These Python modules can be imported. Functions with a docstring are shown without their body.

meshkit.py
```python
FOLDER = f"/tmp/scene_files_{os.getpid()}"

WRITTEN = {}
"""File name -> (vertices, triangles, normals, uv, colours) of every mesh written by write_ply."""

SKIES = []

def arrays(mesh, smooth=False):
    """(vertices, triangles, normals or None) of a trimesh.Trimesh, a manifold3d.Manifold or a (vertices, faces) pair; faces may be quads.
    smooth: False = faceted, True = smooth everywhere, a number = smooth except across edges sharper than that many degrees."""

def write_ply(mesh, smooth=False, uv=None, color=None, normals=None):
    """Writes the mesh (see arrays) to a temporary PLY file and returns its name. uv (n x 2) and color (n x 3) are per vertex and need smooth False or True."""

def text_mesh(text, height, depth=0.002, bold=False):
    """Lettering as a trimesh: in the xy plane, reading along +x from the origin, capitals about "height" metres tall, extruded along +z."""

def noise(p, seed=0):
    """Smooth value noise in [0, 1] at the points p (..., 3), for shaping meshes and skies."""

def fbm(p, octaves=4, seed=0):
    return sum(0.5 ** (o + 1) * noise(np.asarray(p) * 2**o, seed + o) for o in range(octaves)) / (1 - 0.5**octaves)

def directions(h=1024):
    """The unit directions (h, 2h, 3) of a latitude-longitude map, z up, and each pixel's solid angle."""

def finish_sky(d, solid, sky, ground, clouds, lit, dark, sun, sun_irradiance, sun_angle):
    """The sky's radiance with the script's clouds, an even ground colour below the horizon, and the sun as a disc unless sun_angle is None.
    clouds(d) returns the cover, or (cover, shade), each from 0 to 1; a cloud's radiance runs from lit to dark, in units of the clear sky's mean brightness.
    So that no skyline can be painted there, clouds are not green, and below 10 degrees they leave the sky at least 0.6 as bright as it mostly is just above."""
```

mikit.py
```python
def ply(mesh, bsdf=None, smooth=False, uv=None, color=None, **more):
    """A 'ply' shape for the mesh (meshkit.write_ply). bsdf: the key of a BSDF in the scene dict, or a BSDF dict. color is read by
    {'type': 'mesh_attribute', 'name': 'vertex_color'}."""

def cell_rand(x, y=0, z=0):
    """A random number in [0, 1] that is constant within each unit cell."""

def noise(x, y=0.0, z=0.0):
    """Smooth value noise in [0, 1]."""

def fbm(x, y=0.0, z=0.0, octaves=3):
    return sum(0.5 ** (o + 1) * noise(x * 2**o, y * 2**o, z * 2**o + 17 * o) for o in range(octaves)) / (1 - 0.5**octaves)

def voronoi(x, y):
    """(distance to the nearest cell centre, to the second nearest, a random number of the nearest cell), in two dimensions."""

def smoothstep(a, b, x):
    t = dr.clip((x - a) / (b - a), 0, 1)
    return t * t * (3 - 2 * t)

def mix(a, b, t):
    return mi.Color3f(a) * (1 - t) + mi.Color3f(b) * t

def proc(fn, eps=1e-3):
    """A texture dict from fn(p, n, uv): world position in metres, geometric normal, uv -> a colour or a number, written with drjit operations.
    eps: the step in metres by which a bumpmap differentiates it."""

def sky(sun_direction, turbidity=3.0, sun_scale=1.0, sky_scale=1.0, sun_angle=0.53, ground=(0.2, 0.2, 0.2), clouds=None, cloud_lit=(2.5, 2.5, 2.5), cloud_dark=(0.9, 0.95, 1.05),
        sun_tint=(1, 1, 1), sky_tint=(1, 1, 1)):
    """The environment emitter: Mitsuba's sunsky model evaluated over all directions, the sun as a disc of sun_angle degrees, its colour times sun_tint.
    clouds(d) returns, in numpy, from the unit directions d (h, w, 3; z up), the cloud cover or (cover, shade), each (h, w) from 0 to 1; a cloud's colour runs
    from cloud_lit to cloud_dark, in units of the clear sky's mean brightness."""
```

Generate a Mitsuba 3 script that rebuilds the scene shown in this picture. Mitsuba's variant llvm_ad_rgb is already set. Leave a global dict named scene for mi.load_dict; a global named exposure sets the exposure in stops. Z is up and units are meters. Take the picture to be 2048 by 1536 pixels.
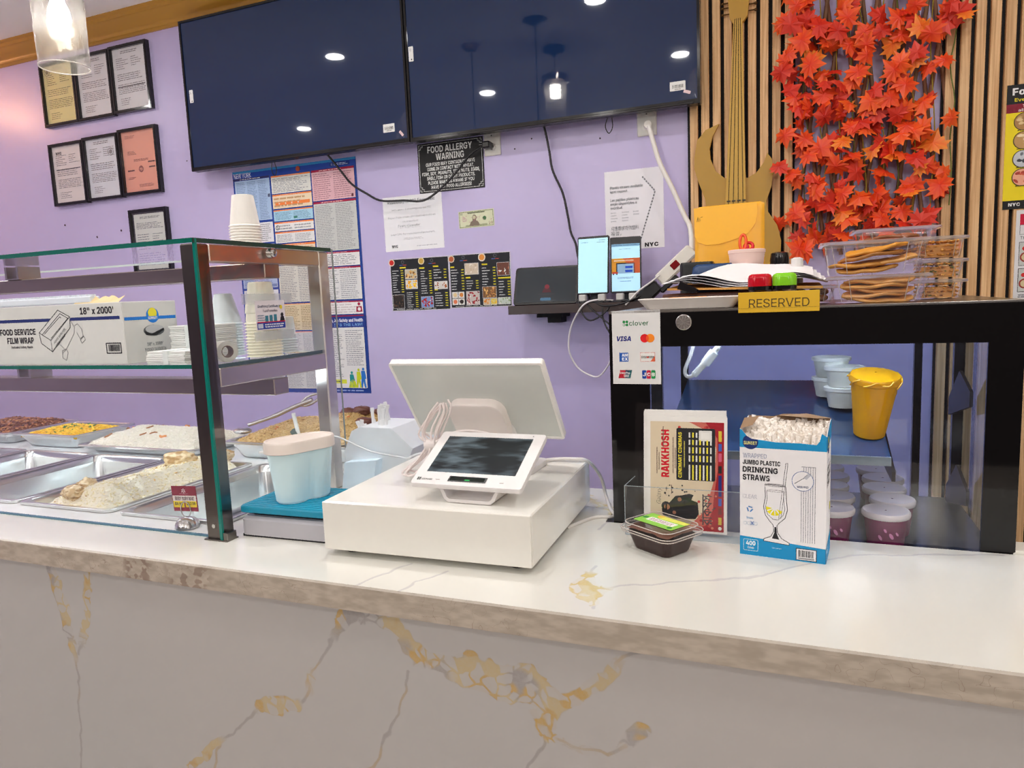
import glob, math, random
import numpy as np, trimesh, manifold3d as m3, shapely
import shapely.geometry as sg
from shapely import affinity, ops
import drjit as dr
import mitsuba as mi
import mikit, meshkit
from mikit import proc, noise, fbm, voronoi, smoothstep
T = mi.ScalarTransform4f
scene, labels = {}, {}

# ------------------------------------------------------------------ camera
EYE = np.array([0, 0, 1.472])
YAW, PITCH, ROLL, FPX = math.radians(-21.883), math.radians(-7.057), math.radians(-2.421), 1418.25
fw = np.array([math.sin(YAW) * math.cos(PITCH), math.cos(YAW) * math.cos(PITCH), math.sin(PITCH)])
rt = np.array([math.cos(YAW), -math.sin(YAW), 0])
up = np.cross(rt, fw)
up = -math.sin(ROLL) * rt + math.cos(ROLL) * up
scene['camera'] = {'type': 'perspective', 'fov': math.degrees(2 * math.atan(1024 / FPX)), 'fov_axis': 'x', 'near_clip': 0.05, 'far_clip': 60.0,
                   'to_world': T().look_at(origin=EYE.tolist(), target=(EYE + fw).tolist(), up=up.tolist())}
exposure = 1.02
# ------------------------------------------------------------------ lights (radiances; the lamps themselves stand further down)
CEIL = 2.85
DOWN = 122.0                      # recessed ceiling lights
DOWN_TINT = (1.0, 0.972, 0.94)
DOWNLIGHTS = [(-2.41, 1.52), (-3.6, .26), (-1.95, .43), (-.64, .58), (-.89, 1.58), (.55, 1.55), (.70, .45), (-4.0, 1.45), (-2.9, -.85), (-1.45, -.85), (0, -.85), (1.45, -.85), (-2.2, -2.2), (-.5, -2.2), (1.2, -2.2)]
GLOBES = [(-3.0, -1.7), (-1.4, -1.5), (.3, -1.5), (1.9, -1.6), (-2.2, -3.0), (.9, -3.0)]   # unseen frosted globes, added behind the camera to brighten the upright surfaces
GLOBE = 14.0
COOL = (0.80, 0.95, 1.0)


# ------------------------------------------------------------------ helpers
def lin(c):
    c = np.asarray(c, float) / 255.0
    return np.where(c <= .04045, c / 12.92, ((c + .055) / 1.055) ** 2.4)


def mix(a, b, t):
    a, b = (mi.Color3f(*[float(q) for q in c]) if isinstance(c, (np.ndarray, tuple)) else c for c in (a, b))
    return a * (1 - t) + b * t


def numbered(key):
    if key not in used:
        used.add(key)
        return key
    n = 1
    while f'{key}_{n:03d}' in used:
        n += 1
    used.add(f'{key}_{n:03d}')
    return f'{key}_{n:03d}'


used = set()


def tag(key, label=None, cat=None, group=None, kind=None):
    d = {k: v for k, v in (('label', label), ('category', cat), ('group', group), ('kind', kind)) if v}
    if d:
        labels[key] = {**labels.get(key, {}), **d}


def thing(name, label=None, cat=None, group=None, kind=None):
    key = numbered(name)
    tag(key, label, cat, group, kind)
    return key


def tm(mesh):
    if isinstance(mesh, trimesh.Trimesh):
        return mesh
    if hasattr(mesh, 'to_mesh'):
        m = mesh.to_mesh()
        return trimesh.Trimesh(m.vert_properties[:, :3], m.tri_verts, process=False)
    v, f = np.asarray(mesh[0], float), np.asarray(mesh[1], int)
    if f.shape[1] == 4:
        f = np.vstack([f[:, [0, 1, 2]], f[:, [0, 2, 3]]])
    return trimesh.Trimesh(v, f, process=False)


def shape(mesh, col, mat='matte', smooth=30):
    """The ply dict of a mesh: col = sRGB 0-255, or n x 3 linear colours per vertex; mat = key of a BSDF."""
    m = tm(mesh)
    ismap = col is not None and np.ndim(col) == 2
    if smooth is not True and smooth is not False and smooth is not None:
        if ismap:
            smooth = False
        else:
            m = trimesh.graph.smooth_shade(trimesh.Trimesh(m.vertices, m.faces, process=True), angle=np.radians(smooth), facet_minarea=None)
            smooth = True
    if col is None:
        return mikit.ply(m, mat, smooth=smooth)
    c = np.asarray(col) if ismap else np.tile(lin(col), (len(m.vertices), 1))
    return mikit.ply(m, mat, smooth=smooth, color=c)


def add(key, mesh, col=(200, 200, 200), mat='matte', smooth=30, label=None, cat=None, group=None, kind=None, to=None, **more):
    key = numbered(key)
    d = mesh if isinstance(mesh, dict) else shape(mesh, col, mat, smooth)
    d = {**d, **more}
    if to is not None:
        d['to_world'] = to
    scene[key] = d
    tag(key, label, cat, group, kind)
    return key


def cat_(*ms):
    ms = [tm(m) for m in (ms[0] if len(ms) == 1 and isinstance(ms[0], (list, tuple)) else ms)]
    v, f, n = [], [], 0
    for m in ms:
        v.append(np.asarray(m.vertices)); f.append(np.asarray(m.faces) + n); n += len(m.vertices)
    return trimesh.Trimesh(np.vstack(v), np.vstack(f), process=False)


def box(x0, x1, y0, y1, z0, z1, b=0.0):
    if b <= 0:
        m = trimesh.creation.box(bounds=[[x0, y0, z0], [x1, y1, z1]])
        return m
    p = []
    for x, sx in ((x0, 1), (x1, -1)):
        for y, sy in ((y0, 1), (y1, -1)):
            for z, sz in ((z0, 1), (z1, -1)):
                p += [(x + sx * b, y + sy * b, z), (x + sx * b, y, z + sz * b), (x, y + sy * b, z + sz * b)]
    return tm(m3.Manifold.hull_points(np.array(p)))


def xf(mesh, M):
    m = tm(mesh).copy()
    m.apply_transform(M)
    return m


def mat4(o, u, v, n):
    M = np.eye(4)
    M[:3, 0], M[:3, 1], M[:3, 2], M[:3, 3] = u, v, n, o
    return M


def rotz(a, o=(0, 0, 0)):
    M = trimesh.transformations.rotation_matrix(math.radians(a), [0, 0, 1], o)
    return M


def move(x, y, z):
    return trimesh.transformations.translation_matrix([x, y, z])


def cyl(p0, p1, r, n=20, r1=None):
    p0, p1 = np.asarray(p0, float), np.asarray(p1, float)
    return tube_raw([p0, p1], [r, r if r1 is None else r1], n)


def frames(P):
    P = np.asarray(P, float)
    t = np.gradient(P, axis=0)
    t /= np.linalg.norm(t, axis=1, keepdims=True) + 1e-12
    a = np.array([0, 0, 1.0]) if abs(t[0][2]) < .9 else np.array([1.0, 0, 0])
    out = []
    for d in t:
        a = a - d * (a @ d)
        a /= np.linalg.norm(a) + 1e-12
        out.append((a, np.cross(d, a)))
    return out


def tube_raw(P, R, n=8, cap=True):
    P = np.asarray(P, float)
    R = np.broadcast_to(np.asarray(R, float), (len(P),))
    ang = np.arange(n) * 2 * np.pi / n
    loops = [p + r * (np.cos(ang)[:, None] * a + np.sin(ang)[:, None] * b) for p, r, (a, b) in zip(P, R, frames(P))]
    return loft(loops, cap, cap)


def spline(P, k=8):
    P = np.asarray(P, float)
    Q = np.vstack([2 * P[0] - P[1], P, 2 * P[-1] - P[-2]])
    out = []
    t = np.linspace(0, 1, k, endpoint=False)[:, None]
    for i in range(1, len(Q) - 2):
        a, b, c, d = Q[i - 1], Q[i], Q[i + 1], Q[i + 2]
        out.append(.5 * (2 * b + (c - a) * t + (2 * a - 5 * b + 4 * c - d) * t ** 2 + (3 * b - a - 3 * c + d) * t ** 3))
    return np.vstack(out + [P[-1:]])


def tube(P, r, n=8, k=8):
    return tube_raw(spline(P, k), r, n)


def loft(loops, cap0=True, cap1=True, closed=True):
    n = len(loops[0])
    V = [np.asarray(l, float) for l in loops]
    F = []
    m = n if closed else n - 1
    i = np.arange(m)
    j = (i + 1) % n
    for k in range(len(loops) - 1):
        a, b = k * n, (k + 1) * n
        F.append(np.stack([a + i, a + j, b + j], 1)); F.append(np.stack([a + i, b + j, b + i], 1))
    tot = n * len(loops)
    for on, l, base, flip in ((cap0, V[0], 0, True), (cap1, V[-1], n * (len(loops) - 1), False)):
        if on:
            V.append(l.mean(0)[None])
            f = np.stack([base + i, base + j, np.full(m, tot)], 1)
            F.append(f[:, ::-1] if flip else f)
            tot += 1
    return trimesh.Trimesh(np.vstack(V), np.vstack(F), process=False)


def rrect(w, d, r, n=5):
    """Rounded rectangle, centred, counter-clockwise."""
    r = min(r, w / 2 - 1e-5, d / 2 - 1e-5)
    out = []
    for cx, cy, a0 in ((w / 2 - r, d / 2 - r, 0), (-w / 2 + r, d / 2 - r, 90), (-w / 2 + r, -d / 2 + r, 180), (w / 2 - r, -d / 2 + r, 270)):
        for a in np.radians(a0 + np.linspace(0, 90, n)):
            out.append((cx + r * math.cos(a), cy + r * math.sin(a)))
    return np.array(out)


def at_z(l2, z):
    return np.column_stack([l2, np.full(len(l2), z)])


def lathe(prof, n=32, c=(0, 0, 0), cap0=False, cap1=False):
    a = np.arange(n) * 2 * np.pi / n
    ring = np.column_stack([np.cos(a), np.sin(a)])
    return loft([at_z(ring * r, z) + np.asarray(c) for r, z in prof], cap0, cap1)


def tri(poly):
    """(vertices 2-D, triangles) of a shapely polygon or multipolygon."""
    V, F, n = [], [], 0
    for g in getattr(poly, 'geoms', [poly]):
        if g.is_empty or g.area < 1e-14:
            continue
        v, f = trimesh.creation.triangulate_polygon(g, engine='earcut')
        V.append(v); F.append(f + n); n += len(v)
    return (np.vstack(V), np.vstack(F)) if V else (np.zeros((0, 2)), np.zeros((0, 3), int))


def prism(poly, depth, M=None):
    m = cat_([trimesh.creation.extrude_polygon(g, depth, engine='earcut') for g in getattr(poly, 'geoms', [poly])])
    return xf(m, M) if M is not None else m


XZ = lambda y: mat4((0, y, 0), (1, 0, 0), (0, 0, 1), (0, -1, 0))   # drawing in x and z, thickness towards the viewer

FONT = glob.glob('/opt/blender-*/*/datafiles/fonts/')[0]
_fonts, _glyphs = {}, {}


def glyphs(text, weight=400, font='Inter.woff2', px=64):
    """Outline of a line of text; capitals about 1 high, from the origin along +x."""
    key = (text, weight, font, px)
    if key in _glyphs:
        return _glyphs[key]
    from PIL import Image, ImageDraw, ImageFont
    fk = (weight, font, px)
    if fk not in _fonts:
        f = ImageFont.truetype(FONT + font, px)
        if font.startswith('Inter'):
            f.set_variation_by_axes([20, weight])
        _fonts[fk] = f
    f = _fonts[fk]
    x0, y0, x1, y1 = f.getbbox(text, anchor='ls')
    im = Image.new('L', (int(x1 - x0) + 8, int(y1 - y0) + 8))
    ImageDraw.Draw(im).text((4 - x0, 4 - y0), text, 255, f, anchor='ls')
    on = np.pad(np.asarray(im) > 120, ((0, 0), (1, 1))).astype(np.int8)
    rows, starts = np.nonzero(np.diff(on, axis=1) == 1)
    ends = np.nonzero(np.diff(on, axis=1) == -1)[1]
    if not len(rows):
        return sg.Polygon()
    s = shapely.union_all(shapely.box(starts, -rows - 1, ends, -rows)).buffer(.5).buffer(-.5).simplify(.6)
    k = 1 / (px * .727)
    g = affinity.affine_transform(s, [k, 0, 0, k, -4 * k, (4 - y0) * k])
    _glyphs[key] = g
    return g


def serif(g, s=.09, t=.06):
    """The outline with small slab serifs at the feet and heads of its stems."""
    add_ = []
    for y in (0, 1 - t):
        band = g.intersection(sg.box(-1, y, 99, y + t))
        for p in getattr(band, 'geoms', [band]):
            if not p.is_empty and p.area > 0:
                a, b, c, d = p.bounds
                if c - a < .3:
                    add_.append(sg.box(a - s, y, c + s, y + t))
    return shapely.union_all([g] + add_)


class Print:
    """Flat print on a surface: design units, x to the right and y down from the top left corner."""

    def __init__(self, o, u, v, w, h, W=100., H=100., lift=.0005):
        self.o, self.u, self.v = (np.asarray(x, float) for x in (o, u, v))
        self.n = np.cross(self.u, -self.v)
        self.n /= np.linalg.norm(self.n)
        self.sx, self.sy, self.lift, self.k = w / W, h / H, lift, 0
        self.W, self.H, self.V, self.F, self.C, self.N = W, H, [], [], [], 0

    def poly(self, p, c):
        p = p if hasattr(p, 'geom_type') else sg.Polygon(p)
        v, f = tri(p)
        if not len(f):
            return
        P = self.o + v[:, :1] * self.sx * self.u + v[:, 1:] * self.sy * self.v + self.n * (self.lift + .00004 * self.k)
        a = P[f]
        nn = np.cross(a[:, 1] - a[:, 0], a[:, 2] - a[:, 0]) @ self.n
        f = np.where(nn[:, None] < 0, f[:, ::-1], f)
        self.V.append(P); self.F.append(f + self.N); self.N += len(P)
        self.C.append(np.tile(lin(c), (len(P), 1)))

    def up(self, n=1):
        self.k += n
        return self

    def rect(self, x0, y0, x1, y1, c, r=0):
        b = sg.box(min(x0, x1), min(y0, y1), max(x0, x1), max(y0, y1))
        self.poly(b.buffer(-r).buffer(r, quad_segs=4) if r else b, c)

    def frame(self, x0, y0, x1, y1, t, c, r=0):
        b = sg.box(x0, y0, x1, y1)
        b = b.buffer(-r).buffer(r, quad_segs=4) if r else b
        self.poly(b.difference(b.buffer(-t, join_style=2)), c)

    def circ(self, x, y, r, c, n=6, ring=None):
        p = sg.Point(x, y).buffer(r, quad_segs=n)
        p = affinity.scale(p, 1, self.sx / self.sy, origin=(x, y))
        if ring:
            p = p.difference(affinity.scale(sg.Point(x, y).buffer(r - ring, quad_segs=n), 1, self.sx / self.sy, origin=(x, y)))
        self.poly(p, c)

    def line(self, pts, t, c):
        self.poly(sg.LineString(pts).buffer(t / 2, cap_style=2, join_style=2), c)

    def text(self, s, x, y, h, c, align='l', w=None, weight=400, font='Inter.woff2', cond=1., slant=0, px=64, fx=None, rot=0):
        """Baseline at y, capitals h units high; w = width to fit."""
        g = glyphs(s, weight, font, px)
        if g.is_empty:
            return
        if fx:
            g = fx(g)
        a, _, b, _ = g.bounds
        ratio = self.sy / self.sx
        kx = h * cond * ratio if w is None else w / (b - a)
        g = affinity.affine_transform(g, [kx, kx * slant, 0, -h, -a * kx, 0])
        wid = (b - a) * kx
        g = affinity.translate(g, x - {'l': 0, 'c': wid / 2, 'r': wid}[align], y)
        if rot:
            g = affinity.rotate(g, rot, origin=(x, y))
        self.poly(g, c)

    def lines(self, x0, y0, x1, y1, n, c, seed=0, fill=.55, ragged=.25, t=None):
        """Small print too fine to read: rows of word-long dashes."""
        rg = random.Random(seed)
        dy = (y1 - y0) / n
        for i in range(n):
            x, y = x0, y0 + dy * (i + .5)
            end = x1 - rg.random() * ragged * (x1 - x0)
            h = (t or dy * fill) / 2
            while x < end:
                w = (x1 - x0) * rg.uniform(.06, .2)
                self.rect(x, y - h, min(x + w, end), y + h, c)
                x += w + (x1 - x0) * .025

    def build(self, key, mat='print', **k):
        if self.V:
            return add(key, trimesh.Trimesh(np.vstack(self.V), np.vstack(self.F), process=False), np.vstack(self.C), mat, False, **k)


# ------------------------------------------------------------------ materials
VC = {'type': 'mesh_attribute', 'name': 'vertex_color'}


def pbr(rough=.5, spec=.5, metal=0., two=True, base=VC, **k):
    d = {'type': 'principled', 'base_color': base if isinstance(base, dict) else {'type': 'rgb', 'value': [float(x) for x in base]}, 'roughness': rough, 'specular': spec, 'metallic': metal, **k}
    return {'type': 'twosided', 'b': d} if two else d


scene['matte'] = pbr(.65, .3)
scene['print'] = pbr(.5, .3)
scene['semi'] = pbr(.35, .5)
scene['gloss'] = pbr(.12, .5)
scene['mirror_black'] = pbr(.04, .5)
scene['steel'] = pbr(.24, .5, 1.)
scene['chrome'] = pbr(.08, .5, 1.)
scene['leafy'] = pbr(.45, .4)
scene['pane'] = {'type': 'thindielectric', 'int_ior': 1.5}
scene['clear'] = {'type': 'thindielectric', 'int_ior': 1.38}
scene['milky'] = {'type': 'twosided', 'b': {'type': 'principled', 'base_color': VC, 'roughness': .3, 'specular': .5, 'flatness': .5}}


def wall_fn(p, n, uv):
    a = fbm(p.x * 1.3 + 5, p.y * 1.3, p.z * 1.3, 2)
    return mix(lin((187, 176, 218)), lin((196, 184, 223)), a)


scene['wall_paint'] = {'type': 'twosided', 'b': {'type': 'principled', 'base_color': proc(wall_fn), 'roughness': .33, 'specular': .5}}


def wood_fn(p, n, uv):
    g = fbm(p.x * 260 + 3 * noise(p.x * 20, p.z * 2), p.y * 90, p.z * 5, 3)
    s = noise(dr.floor((p.x + .302) / .038) * 7.3, 1.5) - .5
    c = mix(lin((196, 152, 104)), lin((226, 186, 138)), smoothstep(.25, .75, g))
    return c * (1 + .22 * s)


scene['slat_wood'] = {'type': 'twosided', 'b': {'type': 'principled', 'base_color': proc(wood_fn), 'roughness': .5, 'specular': .4}}


def seg_d(u, v, pts):
    """Distance to a polyline, and the half width there (the third number of each point)."""
    best, wid = mi.Float(9.), mi.Float(0.)
    for (ax, ay, aw), (bx, by, bw) in zip(pts[:-1], pts[1:]):
        dx, dy = bx - ax, by - ay
        t = dr.clip(((u - ax) * dx + (v - ay) * dy) / (dx * dx + dy * dy), 0, 1)
        d = dr.sqrt(dr.square(u - ax - t * dx) + dr.square(v - ay - t * dy))
        on = d < best
        wid = dr.select(on, aw + (bw - aw) * t, wid)
        best = dr.minimum(best, d)
    return best, wid


def veins(u, v, base, paths, tan, gold, grey, net=40., warp=.012, thin=.5):
    """Stone veins along the paths: hairlines, and bands of tan filling with pale cells in them."""
    wu = u + warp * (fbm(u * 22 + 3, v * 22, 1.0, 3) - .5) * 2
    wv = v + warp * (fbm(u * 22 + 9, v * 22 + 40, 2.0, 3) - .5) * 2
    j = .010 * (fbm(u * 60, v * 60, 8.0, 2) - .5)
    f1, f2, which = voronoi((wu + j) * net, (wv - j) * net)
    cell = dr.select(which > .32, smoothstep(.06, .26, f2 - f1), 0.)
    h, h2 = fbm(u * 15 + 7, v * 15, 3.0, 2), fbm(u * 34 + 2, v * 34, 5.0, 2)
    ragged = fbm(u * 48, v * 48 + 11, 4.0, 2)
    fine = fbm(u * 300, v * 300, 0.0, 2)
    a, band = mi.Float(0.), mi.Float(0.)
    for pts in paths:
        d, w = seg_d(wu, wv, pts)
        core = 1 - smoothstep(.0014, .0044, d)
        wide = smoothstep(.006, .011, w)
        inside = (1 - smoothstep(.0, .0035, d - w * (.55 + .75 * (ragged - .2)))) * wide
        band = dr.maximum(band, inside)
        a = dr.maximum(a, dr.maximum(core * (1 - .8 * wide) * .85, inside * (1 - .86 * cell)))
    rich = mix(mix(grey, tan, smoothstep(.28, .46, h)), gold, smoothstep(.52, .64, h2))
    c = mix(mix(grey, gold, thin * smoothstep(.4, .6, h)), rich, band)
    return mix(base, c, dr.clip(a, 0, 1) * (.74 + .26 * fine))


FRONT_VEINS = [
    [(-1.463, .962, .012), (-1.446, .896, .02), (-1.426, .832, .022), (-1.415, .766, .012), (-1.418, .721, .004), (-1.423, .651, .003), (-1.429, .569, .003), (-1.441, .49, .003)],
    [(-1.346, .962, .014), (-1.362, .884, .014), (-1.377, .816, .012), (-1.404, .757, .006)],
    [(-.688, .955, .02), (-.721, .923, .018), (-.755, .886, .006), (-.78, .845, .004), (-.80, .804, .01), (-.82, .766, .005), (-.844, .747, .014), (-.896, .738, .022), (-.926, .732, .012), (-.954, .697, .004), (-1.006, .661, .004), (-1.048, .626, .012), (-1.12, .561, .010)],
    [(-.688, .955, .03), (-.648, .951, .026), (-.621, .928, .02), (-.594, .897, .022), (-.566, .884, .022), (-.521, .876, .024), (-.466, .872, .034), (-.423, .868, .042), (-.382, .857, .04), (-.349, .848, .03), (-.325, .854, .016), (-.292, .88, .01), (-.261, .892, .012), (-.237, .924, .008), (-.199, .95, .003)],
    [(-.335, .85, .02), (-.35, .823, .024), (-.36, .792, .016), (-.335, .788, .008), (-.295, .776, .008), (-.256, .776, .006), (-.225, .799, .009), (-.206, .827, .011)],
    [(-.597, .856, .003), (-.62, .798, .003), (-.644, .739, .003), (-.691, .657, .003)],
    [(-.364, .786, .004), (-.378, .75, .003), (-.392, .724, .003), (-.45, .64, .003)],
    [(-1.035, .629, .003), (-1.054, .576, .003)]]


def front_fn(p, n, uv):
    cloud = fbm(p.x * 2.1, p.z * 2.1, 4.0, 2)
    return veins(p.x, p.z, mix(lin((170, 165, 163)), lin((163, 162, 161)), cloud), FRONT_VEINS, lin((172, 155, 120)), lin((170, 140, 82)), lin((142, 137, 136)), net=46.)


TOP_VEINS = [
    [(-.274, .991, .003), (-.296, 1.022, .026), (-.315, 1.06, .028), (-.322, 1.10, .012), (-.318, 1.15, .004)],
    [(-.296, 1.055, .012), (-.261, 1.082, .006), (-.214, 1.095, .003), (-.141, 1.137, .003), (-.065, 1.169, .004), (-.02, 1.214, .004), (.043, 1.278, .003), (.108, 1.315, .003), (.211, 1.348, .003), (.326, 1.375, .003)],
    [(-.457, 1.569, .012), (-.40, 1.50, .022), (-.362, 1.45, .014), (-.36, 1.335, .003)],
    [(-.638, 1.079, .003), (-.688, .949, .003)], [(-.56, 1.06, .003), (-.60, .955, .003)]]


def top_fn(p, n, uv):
    edge = smoothstep(.5, .8, -n.y)                     # the worn, dirty front edge of the slab
    cloud = fbm(p.x * 3.1, p.y * 3.1, 2.0, 2)
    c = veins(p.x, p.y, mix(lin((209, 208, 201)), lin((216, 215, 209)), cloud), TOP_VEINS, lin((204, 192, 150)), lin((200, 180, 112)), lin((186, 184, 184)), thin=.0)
    dirt = fbm(p.x * 40, p.z * 110, 1.0, 3)
    scr = (1 - smoothstep(.0, .014, dr.abs(fbm(p.x * 55 + 5, p.z * 70, 7.0, 2) - .5))) * smoothstep(.5, .62, fbm(p.x * 6, 3.0, 2.0, 2))
    spots0 = scr * .55
    spots = smoothstep(.5, .62, fbm(p.x * 60 + 3, p.z * 80, 6.0, 3)) * dr.maximum(1 - smoothstep(.02, .05, dr.abs(p.x + 1.185)), .9 * (1 - smoothstep(.03, .07, dr.abs(p.x + 1.055))))
    e = mix(mix(lin((174, 163, 150)), lin((152, 141, 128)), smoothstep(.15, .85, dirt)), lin((118, 98, 86)), dr.maximum(spots * .8, spots0))
    return mix(c, e, edge)


scene['quartz_front'] = {'type': 'twosided', 'b': {'type': 'principled', 'base_color': proc(front_fn), 'roughness': .42, 'specular': .4}}
scene['quartz_top'] = {'type': 'twosided', 'b': {'type': 'principled', 'base_color': proc(top_fn), 'roughness': .16, 'specular': .5}}

# ------------------------------------------------------------------ the room
WY = 2.62
add('floor', box(-6, 3.2, -3.6, WY + .1, -.05, 0), (190, 182, 174), 'semi', False, kind='structure')
add('ceiling', box(-6, 3.2, -3.6, WY + .1, CEIL, CEIL + .05), (242, 240, 236), 'matte', False, kind='structure')
add('wall_back', box(-6, 3.2, WY, WY + .1, 0, CEIL), None, 'wall_paint', False, kind='structure')
add('wall_left', box(-6.1, -6, -3.6, WY, 0, CEIL), None, 'wall_paint', False, kind='structure')
add('wall_right', box(3.2, 3.3, -3.6, WY, 0, CEIL), (226, 220, 212), 'matte', False, kind='structure')
add('wall_front', box(-6, 3.2, -3.7, -3.6, 0, CEIL), (84, 74, 72), 'matte', False, kind='structure')
# crown moulding: a stepped, gilded profile along the back wall
prof = [(0, 0), (.010, 0), (.014, .006), (.020, .010), (.020, .022), (.026, .030), (.038, .040), (.050, .054), (.056, .066), (.062, .070), (.062, .084), (.070, .092), (.070, .098), (0, .098)]
cm = cat_([loft([[(x, WY - d, CEIL - .098 + z) for d, z in prof] for x in (-6, -.36)])])
add('trim_1', cm, (176, 128, 44), 'semi', 40, kind='structure')

# ribbed panelling right of the purple wall: black felt and separate wooden slats
add('wall_back__felt_backing', cat_(box(-.350, -.004, WY - .012, WY, 1.395, CEIL), box(.414, 3.2, WY - .012, WY, 0, CEIL)), (14, 13, 14), 'matte', False)
k = -1
while -.302 + .038 * k < 1.5:
    x = -.302 + .038 * k
    if not (-.012 < x < .41):
        m = box(x, x + .026, WY - .032, WY - .012, 1.395 if x < 0 else .3, CEIL - .002, .0015)
        add('wall_back__slat', m, None, 'slat_wood', False)
    k += 1

# ------------------------------------------------------------------ lamps
scene['bead_glass'] = {'type': 'blendbsdf', 'weight': .4, 'a': {'type': 'thindielectric', 'int_ior': 1.5}, 'b': {'type': 'twosided', 'b': {'type': 'principled', 'base_color': VC, 'roughness': .2, 'specular': .6}}}
scene['bubble_glass'] = {'type': 'blendbsdf', 'weight': .13, 'a': {'type': 'thindielectric', 'int_ior': 1.5}, 'b': {'type': 'twosided', 'b': {'type': 'principled', 'base_color': VC, 'roughness': .2, 'specular': .6}}}
for i, (x, y) in enumerate(DOWNLIGHTS):
    t = thing('recessed_ceiling_light', 'round white recessed light in the ceiling over the shop', 'ceiling light', 'recessed ceiling lights')
    add(t + '__trim_ring', lathe([(.049, CEIL - .001), (.049, CEIL - .004), (.066, CEIL - .006), (.072, CEIL - .001)], 28, (x, y, 0)), (240, 240, 238), 'semi')
    a = np.arange(24) * 2 * np.pi / 24
    disk = loft([at_z(np.column_stack([np.cos(a), np.sin(a)]) * .049 + [x, y], CEIL - .0025)], False, True)
    disk.faces = disk.faces[:, ::-1]
    key = add(t + '__lens', disk, (240, 240, 240), 'matte', False)
    scene[key]['emitter'] = {'type': 'area', 'radiance': {'type': 'rgb', 'value': [DOWN * q for q in DOWN_TINT]}}

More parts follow.
